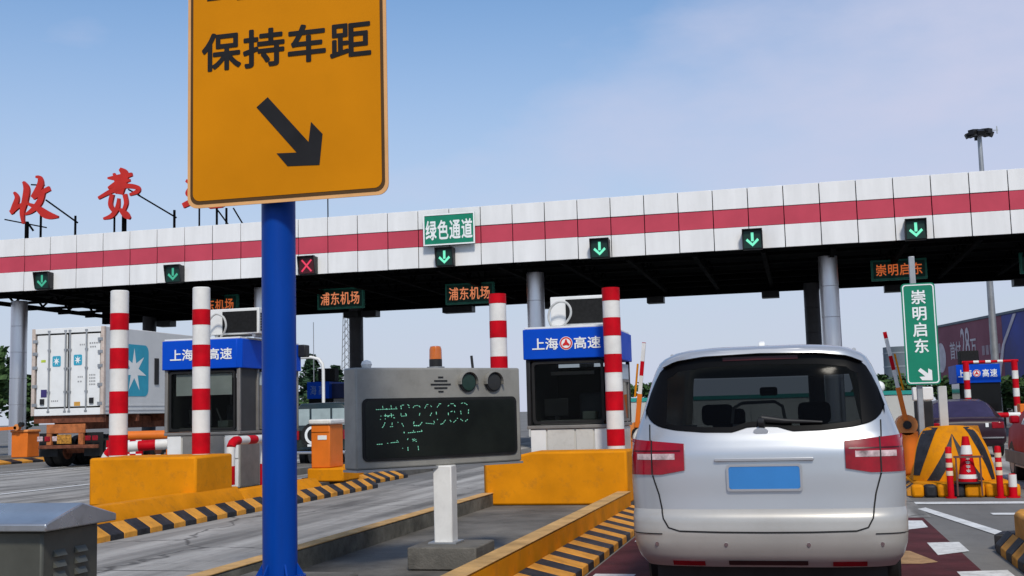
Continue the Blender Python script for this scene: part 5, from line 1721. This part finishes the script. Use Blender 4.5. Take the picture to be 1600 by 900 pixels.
def bollard(x, y, h, r, label, m0=POLE_W, tail=0.0):
    t = thing('bollard', label, 'bollard', (x, y, 0), 'slim red flexible posts round the striped block')
    MB().tube([(x, y, 0.0), (x, y, 0.02)], r * 1.7, 14).build('foot', RED_BAND, t)
    MB().tube([(x, y, 0.021), (x, y, h - 0.02), (x, y, h)], [r, r, r * 0.7], 16).build('post', RED_BAND, t)
    bands = ((0.78, 0.87), (0.60, 0.69), (0.44, 0.53)) if not tail else ((0.45, 0.97),)
    for a, c in bands:
        MB().tube([(x, y, h * a), (x, y, h * c)], r + 0.003, 16, False).build('reflective_band', m0, t)


bollard(2.03, 17.95, 0.74, 0.045, 'slim red bollard with three cream bands left of the traffic cone', mat('cream_band', (0.68, 0.52, 0.36), 0.5))
bollard(2.70, 17.95, 0.74, 0.045, 'slim red bollard with three cream bands right of the traffic cone', mat('cream_band', (0.68, 0.52, 0.36), 0.5))
bollard(2.88, 18.0, 0.34, 0.055, 'short stub post with a white upper half, rightmost of the bollards', POLE_W, 1)
t = thing('traffic_cone', 'red and white traffic cone in a small metal stand', 'traffic cone', (2.3, 18.12, 0.19))
MB().box(2.12, 2.48, 18.0, 18.3, 0.195, 0.225).build('base', BLACK_RUB, t, bevel=0.01)
MB().tube([(2.3, 18.15, 0.226), (2.3, 18.15, 0.88)], [0.135, 0.045], 22).build('cone', RED_BAND, t)
rc = lambda z: 0.135 - (z - 0.226) / 0.654 * 0.09 + 0.003
for (a, c) in ((0.62, 0.75), (0.27, 0.33)):
    MB().tube([(2.3, 18.15, a), (2.3, 18.15, c)], [rc(a), rc(c)], 22, False).build('white_sleeve', POLE_W, t)
b = MB()
for i in range(4):
    z = 0.36 + i * 0.06
    for (dx, dz, ww, hh) in ((-0.028, 0.03, 0.056, 0.008), (-0.022, 0.012, 0.05, 0.008), (-0.004, 0.002, 0.01, 0.044)):
        b.box(2.3 + dx, 2.3 + dx + ww, 18.15 - rc(z) - 0.003, 18.15 - rc(z) + 0.001 + 0.002, z + dz, z + dz + hh)
b.build('white_marks', POLE_W, t)
b = MB()
for xx in (2.13, 2.46):
    b.bar((xx, 17.98, 0.03), (xx, 17.98, 0.58), 0.022)
b.bar((2.10, 17.98, 0.59), (2.5, 17.98, 0.59), 0.03)
b.build('stand', mat('rack_rust', (0.12, 0.05, 0.04), 0.6), t)

# tall green direction sign
t = thing('lane_sign', 'tall narrow green sign with white characters and arrow on two posts', 'road sign', (1.92, 19.5, 0.2))
SXA, SXB, SZA, SZB = 1.645, 2.165, 1.67, 3.30
MB().xz(rrect(SXA, SXB, SZA, SZB, 0.06), 19.5, 19.53).build('sign_panel', GREEN_SIGN, t)
b = MB()
ring_frame(b, rrect(SXA + 0.02, SXB - 0.02, SZA + 0.02, SZB - 0.02, 0.05), rrect(SXA + 0.037, SXB - 0.037, SZA + 0.037, SZB - 0.037, 0.04), 19.496, 19.4995)
b.build('border', WHITE_SHEET, t)
b = MB()
fr = (Vector((0, 19.498, 0)), Vector((1, 0, 0)), Vector((0, 1, 0)), Vector((0, 0, 1)))
for i, c in enumerate('崇明启东'):
    zc = 3.075 - i * 0.262
    letters(b, [(c, 1.79, 2.02, zc - 0.115, zc + 0.115)], fr, 0.003, 0.02)
b.build('lettering', WHITE_SHEET, t)
b = MB()
ar = [(-0.066, 0.105), (-0.105, 0.062), (0.0, -0.03), (-0.09, -0.035), (-0.05, -0.09), (0.105, -0.095), (0.105, 0.065), (0.05, 0.095), (0.045, 0.015)]
b.xz([(1.935 + a, 1.83 + c) for a, c in ar], 19.4935, 19.498)
b.build('arrow', WHITE_SHEET, t)
MB().box(1.80, 1.89, 19.56, 19.65, 0.2, 3.75).build('post', GALV, t, bevel=0.01)
MB().box(2.12, 2.25, 19.56, 19.68, 0.2, 1.64).build('post', mat('post_pale', (0.45, 0.45, 0.43), 0.5, var=0.08), t, bevel=0.01)
b = MB()
for z in (2.0, 3.0):
    b.box(1.75, 2.1, 19.532, 19.558, z - 0.03, z + 0.03)
b.build('bracket', GALV, t)
o = MB().box(1.95, 2.3, 22.0, 22.2, 1.42, 1.66).build('white_box', WHITE_PAINT, bevel=0.02)
o['label'] = 'small white box on the dark column behind the green sign posts'
o['category'] = 'box'
t = thing('box_column', 'dark grey equipment column under the small white box', 'equipment column', (2.1, 22.1, 0.2))
MB().box(1.97, 2.28, 22.02, 22.2, 0.2, 1.415).build('shaft', BLACK_PL, t, bevel=0.02)
MB().box(1.9, 2.34, 21.98, 22.24, 0.201, 0.28).build('foot', BLACK_PL, t, bevel=0.02)

# far right booth with its red and white portal
t = thing('toll_booth', 'small far booth with blue header between red striped posts at right', 'toll booth', (5.6, 41, 0), 'toll booths with blue headers')
MB().box(5.0, 6.25, 40.05, 42, 0.0, 1.0).build('lower_wall', BOOTH_G, t)
MB().box(5.0, 6.25, 40.05, 42, 1.002, 1.94).build('window', GLASS_DK, t)
MB().box(4.93, 6.27, 40.0, 42.05, 1.943, 2.54).build('header', BLUE_SIGN, t, bevel=0.01)
fr = (Vector((0, 39.998, 0)), Vector((1, 0, 0)), Vector((0, 1, 0)), Vector((0, 0, 1)))
b = MB()
letters(b, [('上', 4.98, 5.17, 2.12, 2.38), ('海', 5.18, 5.40, 2.12, 2.38)], fr, 0.004, 0.018)
b.build('lettering', WHITE_SHEET, t)
b = MB()
letters(b, [('高', 5.72, 5.93, 2.12, 2.38), ('速', 5.96, 6.17, 2.12, 2.38)], fr, 0.004, 0.018)
b.build('lettering', WHITE_SHEET, t)
logo(t, fr, 5.55, 2.25, 0.11)
o = MB().box(5.1, 5.68, 40.2, 40.8, 2.545, 3.0).build('air_conditioner', GRILLE, bevel=0.02)
o['label'] = 'black air conditioner on the small far booth at right'
o['category'] = 'air conditioner'
o['group'] = 'air conditioners on booth roofs'
t = thing('portal_frame', 'red and white striped portal round the far right booth', 'portal', (5.9, 39.5, 0))
for xx in (5.17, 6.62):
    b = MB().tube([(xx, 39.5, 0), (xx, 39.5, 2.62)], 0.095, 14)
    p_ = b.build('post', RED_BAND, t)
    for i in range(4):
        z = 0.35 + i * 0.56
        MB().tube([(xx, 39.5, z), (xx, 39.5, z + 0.26)], 0.099, 14, False).build('white_band', POLE_W, p_)
MB().tube([(5.06, 39.5, 2.6), (6.74, 39.5, 2.6)], 0.045, 10).build('crossbar', RED_BAND, t)
for i in range(3):
    MB().tube([(5.4 + i * 0.36, 39.5, 2.6), (5.56 + i * 0.36, 39.5, 2.6)], 0.049, 10, False).build('white_band', POLE_W, t)
o = MB().box(6.1, 6.7, 36.0, 36.5, 0.0, 1.25).build('barrier_machine', ORANGE, bevel=0.03)
o['label'] = 'orange machine by the right striped post of the far portal'
o['category'] = 'barrier machine'
t = guard_rail([(5.3, 35.0, 0.95), (6.9, 35.4, 0.95)], 'low red and white rail behind the dark sedan', 0.07, 0.3)
MB().tube([(5.9, 35.15, 0), (5.9, 35.15, 0.87)], 0.05, 8).build('post', RED_BAND, t)

# ================================================================== FAR BACKGROUND
# high mast lamp
t = thing('high_mast_lamp', 'tall high mast lamp with a cluster of floodlights beyond the canopy', 'lamp post', (8.9, 58, 0))
MB().tube([(8.9, 58, 0), (8.9, 58, 14.05)], [0.2, 0.1], 14).build('mast', GALV, t)
MB().tube([(8.9, 58, 14.0), (8.9, 58, 14.12)], 0.3, 16).build('crown_ring', GALV, t)
for i in range(8):
    a = 2 * math.pi * i / 8
    c, s = math.cos(a), math.sin(a)
    MB().bar((8.9 + 0.22 * c, 58 + 0.22 * s, 14.12), (8.9 + 0.62 * c, 58 + 0.62 * s, 13.95 + 0.12 * (i % 2)), 0.3, 0.22).build('floodlight', BLACK_PL, t)
MB().bar((8.9, 58, 14.2), (9.75, 58, 14.16), 0.04).build('vane_arm', GALV, t)
MB().bar((9.7, 58, 14.0), (9.7, 58, 14.35), 0.05).build('vane', GALV, t)
# hoarding
t = thing('billboard', 'long maroon hoarding with pale lettering and a blue panel at right', 'billboard', (12, 66, 0))
A, B_ = Vector((8.6, 79.5, 0)), Vector((11.8, 66.4, 0))
dirv = (B_ - A).normalized()
nrm = Vector((-dirv.y, dirv.x, 0))
nrm = -nrm if nrm.dot(Vector((0, 0, 0)) - A) > 0 else nrm
fh = (A, dirv, nrm, Vector((0, 0, 1)))
LT = (B_ - A).length
MB().fbox(fh, -0.3, LT * 0.78, 0.0, 0.3, 2.3, 6.05).build('maroon_panel', MAROON, t)
b = MB()
fpoly(b, fh, [(LT * 0.78 + 0.02, 2.3), (LT * 1.9, 2.3), (LT * 1.9, 6.05), (LT * 0.78 + 0.02, 6.05)], 0.0, 0.3)
b.build('blue_panel', HOARD_BLUE, t)
b = MB()
fpoly(b, fh, [(LT * 0.70, 2.31), (LT * 0.73, 2.31), (LT * 0.80, 4.4), (LT * 0.93, 6.0), (LT * 0.90, 6.0), (LT * 0.775, 4.4)], -0.03, -0.005)
b.build('white_curve', HOARD_TXT, t)
MB().fbox(fh, -0.35, LT * 1.9, -0.06, 0.36, 6.06, 6.2).build('top_trim', GREY_BLDG, t)
b = MB()
disc(b, fh, LT * 0.075, 4.1, 0.95, -0.02, -0.004, 24, 0.8)
b.build('round_emblem', HOARD_TXT, t)
b = MB()
letters(b, [('首', 2.6, 3.5, 3.9, 5.0), ('付', 3.5, 4.4, 3.9, 5.0), ('2', 4.5, 5.1, 3.9, 5.7), ('8', 5.2, 5.8, 3.9, 5.7), ('万', 5.9, 6.8, 3.9, 5.1)], fh, 0.02, 0.015)
b.build('lettering', HOARD_TXT, t)
b = MB()
for i in range(5):
    MB().fbox(fh, 7.6 + i * 0.55, 8.0 + i * 0.55, -0.02, -0.004, 3.95, 4.5).build('small_print', HOARD_DIM, t)
for i in range(2):
    MB().fbox(fh, 6.6 + i * 0.6, 7.1 + i * 0.6, -0.02, -0.004, 2.75, 3.2).build('small_print', HOARD_DIM, t)
b = MB()
for i in range(9):
    p = A + dirv * (LT * 1.85 * i / 8)
    b.box(p.x - 0.1, p.x + 0.1, p.y + 0.3, p.y + 0.5, 0, 2.3)
b.build('leg', GALV, t)
t = thing('curved_building', 'grey rounded building far behind the tall green sign', 'building', (7, 90, 0))
MB().tube([(7.4, 90, 0), (7.4, 90, 5.4)], 1.35, 28).build('drum', GREY_BLDG, t)
for i in range(5):
    MB().tube([(7.4, 90, 0.9 + i * 1.0), (7.4, 90, 1.0 + i * 1.0)], 1.37, 28, False).build('floor_band', mat('pale_band', (0.25, 0.28, 0.3), 0.6), t)
t = thing('boundary_wall', 'pale wall with teal coping beyond the toll gate', 'wall', (-10, 62, 0))
for k in range(7):
    x0 = -14.6 + k * 3.0
    MB().box(x0, x0 + 2.98, 62, 62.25, 0, 1.75).build('wall_panel', WALL_PALE, t)
    MB().box(x0, x0 + 2.98, 61.95, 62.3, 1.752, 1.95).build('coping', TEAL, t)
t = thing('globe_lamp', 'white globe lamp on a short post right of the van', 'lamp', (2.49, 40, 0))
MB().tube([(2.49, 40, 0), (2.49, 40, 1.7)], 0.05, 8).build('post', GALV, t)
MB().tube([(2.49, 40, 1.7 + 0.2 * (1 - math.cos(R(a)))) for a in range(0, 181, 20)], [max(0.02, 0.2 * math.sin(R(a))) for a in range(0, 181, 20)], 14).build('globe', WHITE_SHEET, t)

# far booth and striped post behind the off-roader, dark equipment there
t = thing('toll_booth', 'far blue topped booth below the dark board right of the blue pole', 'toll booth', (-20.9, 49, 0), 'toll booths with blue headers')
MB().box(-21.4, -20.2, 48.05, 50, 0, 1.2).build('lower_wall', BOOTH_G, t)
MB().box(-21.4, -20.2, 48.05, 50, 1.202, 2.2).build('window', GLASS_DK, t)
MB().box(-21.45, -20.4, 48, 50.05, 2.203, 2.95).build('header', BLUE_SIGN, t)
MB().box(-20.39, -19.2, 48.3, 50.05, 2.203, 2.85).build('dark_annex', mat('navy_panel', (0.012, 0.02, 0.08), 0.5), t)
b = MB()
letters(b, [('海', -21.3, -21.0, 2.35, 2.8), ('高', -20.9, -20.6, 2.35, 2.8)], (Vector((0, 47.998, 0)), Vector((1, 0, 0)), Vector((0, 1, 0)), Vector((0, 0, 1))), 0.005, 0.0)
b.build('lettering', mat('pale_blue_letters', (0.2, 0.3, 0.5), 0.5), t)
o = MB().box(-21.05, -20.25, 48.3, 48.8, 2.96, 3.55).build('air_conditioner', GRILLE, bevel=0.02)
o['label'] = 'black air conditioner on the far blue topped booth'
o['category'] = 'air conditioner'
o['group'] = 'air conditioners on booth roofs'
striped_post(-21.7, 47, 0.0, 3.2, 0.12, [(0.3, 0.8), (1.3, 1.8), (2.25, 2.5), (2.8, 3.2)], 'far striped post with a red top between blue pole and off-road car')
t = thing('camera_arm', 'white curved pipe arm right of the blue pole', 'camera arm', (-17.2, 40, 0))
MB().tube([(-19.2, 40, 3.62), (-17.7, 40, 3.62), (-17.4, 40, 3.54), (-17.25, 40, 3.35), (-17.22, 40, 3.1), (-17.22, 40, 0)], 0.06, 10).build('pipe', WHITE_PAINT, t)
MB().box(-18.5, -17.95, 39.9, 40.2, 3.75, 4.1).build('camera_box', BLACK_PL, t, bevel=0.03)
t = thing('lattice_mast', 'thin lattice mast far away left of the dark column', 'mast', (-34.6, 85, 0))
b = MB()
for i in range(18):
    z = i * 0.56
    hw = 0.42 - 0.014 * i
    h2 = 0.42 - 0.014 * (i + 1)
    for sx_, sy_ in ((-1, -1), (1, -1), (1, 1), (-1, 1)):
        b.bar((-34.6 + sx_ * hw, 85 + sy_ * hw, z), (-34.6 + sx_ * h2, 85 + sy_ * h2, z + 0.56), 0.05)
    b.bar((-34.6 - hw, 85 - hw, z), (-34.6 + h2, 85 - h2, z + 0.56), 0.04)
    b.bar((-34.6 + hw, 85 + hw, z), (-34.6 - h2, 85 + h2, z + 0.56), 0.04)
b.build('lattice', mat('mast_grey', (0.25, 0.26, 0.27), 0.5), t)
t = thing('whip_aerial', 'thin whip aerial above the far trees', 'aerial', (-33, 75, 0))
MB().tube([(-33.0, 75, 0), (-33.0, 75, 8.0)], 0.03, 6).build('rod', GALV, t)

# trees
TREE_ME = {}


def tree_mesh(kind, seed):
    rnd = random.Random(seed)
    tr = MB()
    cr_ = MB()
    H = 1.0
    tr.tube([(0, 0, 0), (0.01, 0, 0.25), (-0.01, 0.01, 0.6), (0, 0, 0.9)], [0.035, 0.028, 0.018, 0.005], 8)
    limbs = []
    if kind == 'conifer':
        for i in range(900):
            z = 0.12 + 0.86 * rnd.random() ** 0.8
            rad = 0.19 * (1 - z) ** 0.8 + 0.012
            a = rnd.uniform(0, 2 * math.pi)
            rr = rad * (0.45 + 0.55 * rnd.random()) * (1 + 0.3 * math.sin(a * 3 + z * 20))
            limbs.append((Vector((rr * math.cos(a), rr * math.sin(a), z)), 0.035))
    else:
        blobs = []
        for i in range(13):
            a = rnd.uniform(0, 2 * math.pi)
            r_ = 0.24 * math.sqrt(rnd.random())
            blobs.append((Vector((r_ * math.cos(a), r_ * math.sin(a), rnd.uniform(0.38, 0.84))), rnd.uniform(0.11, 0.19)))
        for c, r_ in blobs:
            tr.tube([(0, 0, 0.22 + 0.2 * rnd.random()), tuple(c * 0.6 + Vector((0, 0, 0.12))), tuple(c)], [0.014, 0.009, 0.004], 5)
            for i in range(110):
                d = Vector((rnd.gauss(0, 1), rnd.gauss(0, 1), rnd.gauss(0, 1))).normalized()
                limbs.append((c + d * r_ * rnd.random() ** 0.4, 0.042))
    for c, s in limbs:
        n_ = Vector((rnd.gauss(0, 1), rnd.gauss(0, 1), rnd.gauss(0, 1) + 0.6)).normalized()
        u_ = n_.orthogonal().normalized()
        v_ = n_.cross(u_)
        s = s * rnd.uniform(0.5, 1.25)
        u_, v_ = u_ * s, v_ * s * 0.7
        cr_.quad(tuple(c - u_), tuple(c - v_), tuple(c + u_), tuple(c + v_))
    return tr, cr_


def tree(kind, seed, x, y, h, wd, label):
    t = thing('pine_tree' if kind == 'conifer' else 'leafy_tree', label, 'tree', (x, y, 0), 'trees beyond the toll gate')
    key = (kind, seed)
    if key not in TREE_ME:
        tr, cr_ = tree_mesh(kind, seed)
        o1 = tr.build('trunk', BARK, None)
        o2 = cr_.build('crown', LEAF_D if kind == 'conifer' else LEAF, None, smooth=False)
        # bring the meshes back to the tree's own origin
        for o_ in (o1, o2):
            o_.data.transform(Matrix.Translation(o_.location))
            o_.location = (0, 0, 0)
        TREE_ME[key] = (o1.data, o2.data)
        bpy.data.objects.remove(o1)
        bpy.data.objects.remove(o2)
    for nm, me in zip(('trunk', 'crown'), TREE_ME[key]):
        o_ = bpy.data.objects.new(nm, me)
        COL.objects.link(o_)
        o_.parent = t
        o_.scale = (h * wd, h * wd, h)
        WL[o_.name] = WL[t.name]
    t.rotation_euler = (0, 0, random.uniform(0, 6))


for args in (
    ('conifer', 1, -34.5, 78, 6.0, 1.5, 'tallest dark pine just left of the dark column'),
    ('conifer', 2, -36.6, 78, 5.0, 1.5, 'pine right of the white curved arm'),
    ('broad', 3, -38.3, 78, 5.2, 1.2, 'leafy tree against the right side of the blue pole'),
    ('conifer', 1, -33.4, 80, 5.2, 1.7, 'pine touching the left end of the information board'),
    ('broad', 4, -31.5, 80, 4.2, 1.4, 'leafy tree behind the left end of the information board'),
    ('broad', 3, -47.5, 60, 6.4, 1.1, 'leafy tree left of the leftmost silver column'),
    ('broad', 4, -50.5, 62, 5.4, 1.2, 'leafy tree at the left edge of the picture'),
    ('broad', 4, -12.6, 80, 3.9, 1.6, 'low leafy tree between booth and van'),
    ('broad', 3, -9.6, 82, 3.7, 1.6, 'low leafy tree hidden behind the left side of the van'),
    ('broad', 3, 4.6, 78, 3.3, 1.4, 'low leafy tree right of the van roof'),
    ('broad', 4, 6.4, 76, 3.2, 1.3, 'low leafy tree behind the tall green sign posts'),
    ('broad', 3, 12.2, 62, 2.9, 1.5, 'low leafy tree under the hoarding at the right edge'),
    ('broad', 4, 10.4, 63, 2.6, 1.5, 'low leafy tree under the hoarding by the lamp mast'),
    ('broad', 4, -17.5, 84, 3.6, 1.7, 'low leafy tree behind the information board lamps'),
    ('broad', 3, -27.5, 66, 3.0, 1.6, 'low bushy tree behind the blue far booth beside the white curved arm'),
    ('broad', 4, -24.4, 67, 2.8, 1.7, 'low bushy tree behind the orange machine right of the blue pole'),
    ('broad', 3, -21.3, 68, 2.8, 1.7, 'low bushy tree behind the left edge of the information board'),
    ('broad', 4, 7.3, 60, 2.7, 1.6, 'low bushy tree between the green sign posts and the dark sedan'),
    ('broad', 3, 9.2, 59, 2.6, 1.7, 'low bushy tree behind the far booth inside the striped portal'),
    ('broad', 4, 13.8, 60, 3.0, 1.6, 'low bushy tree above the red car at the right edge'),
    ('broad', 3, -52.5, 70, 5.0, 1.4, 'leafy tree behind the container, left of the silver column'),
    ('broad', 4, -30.2, 70, 3.2, 1.6, 'low bushy tree hidden behind the blue pole'),
):
    tree(*args)
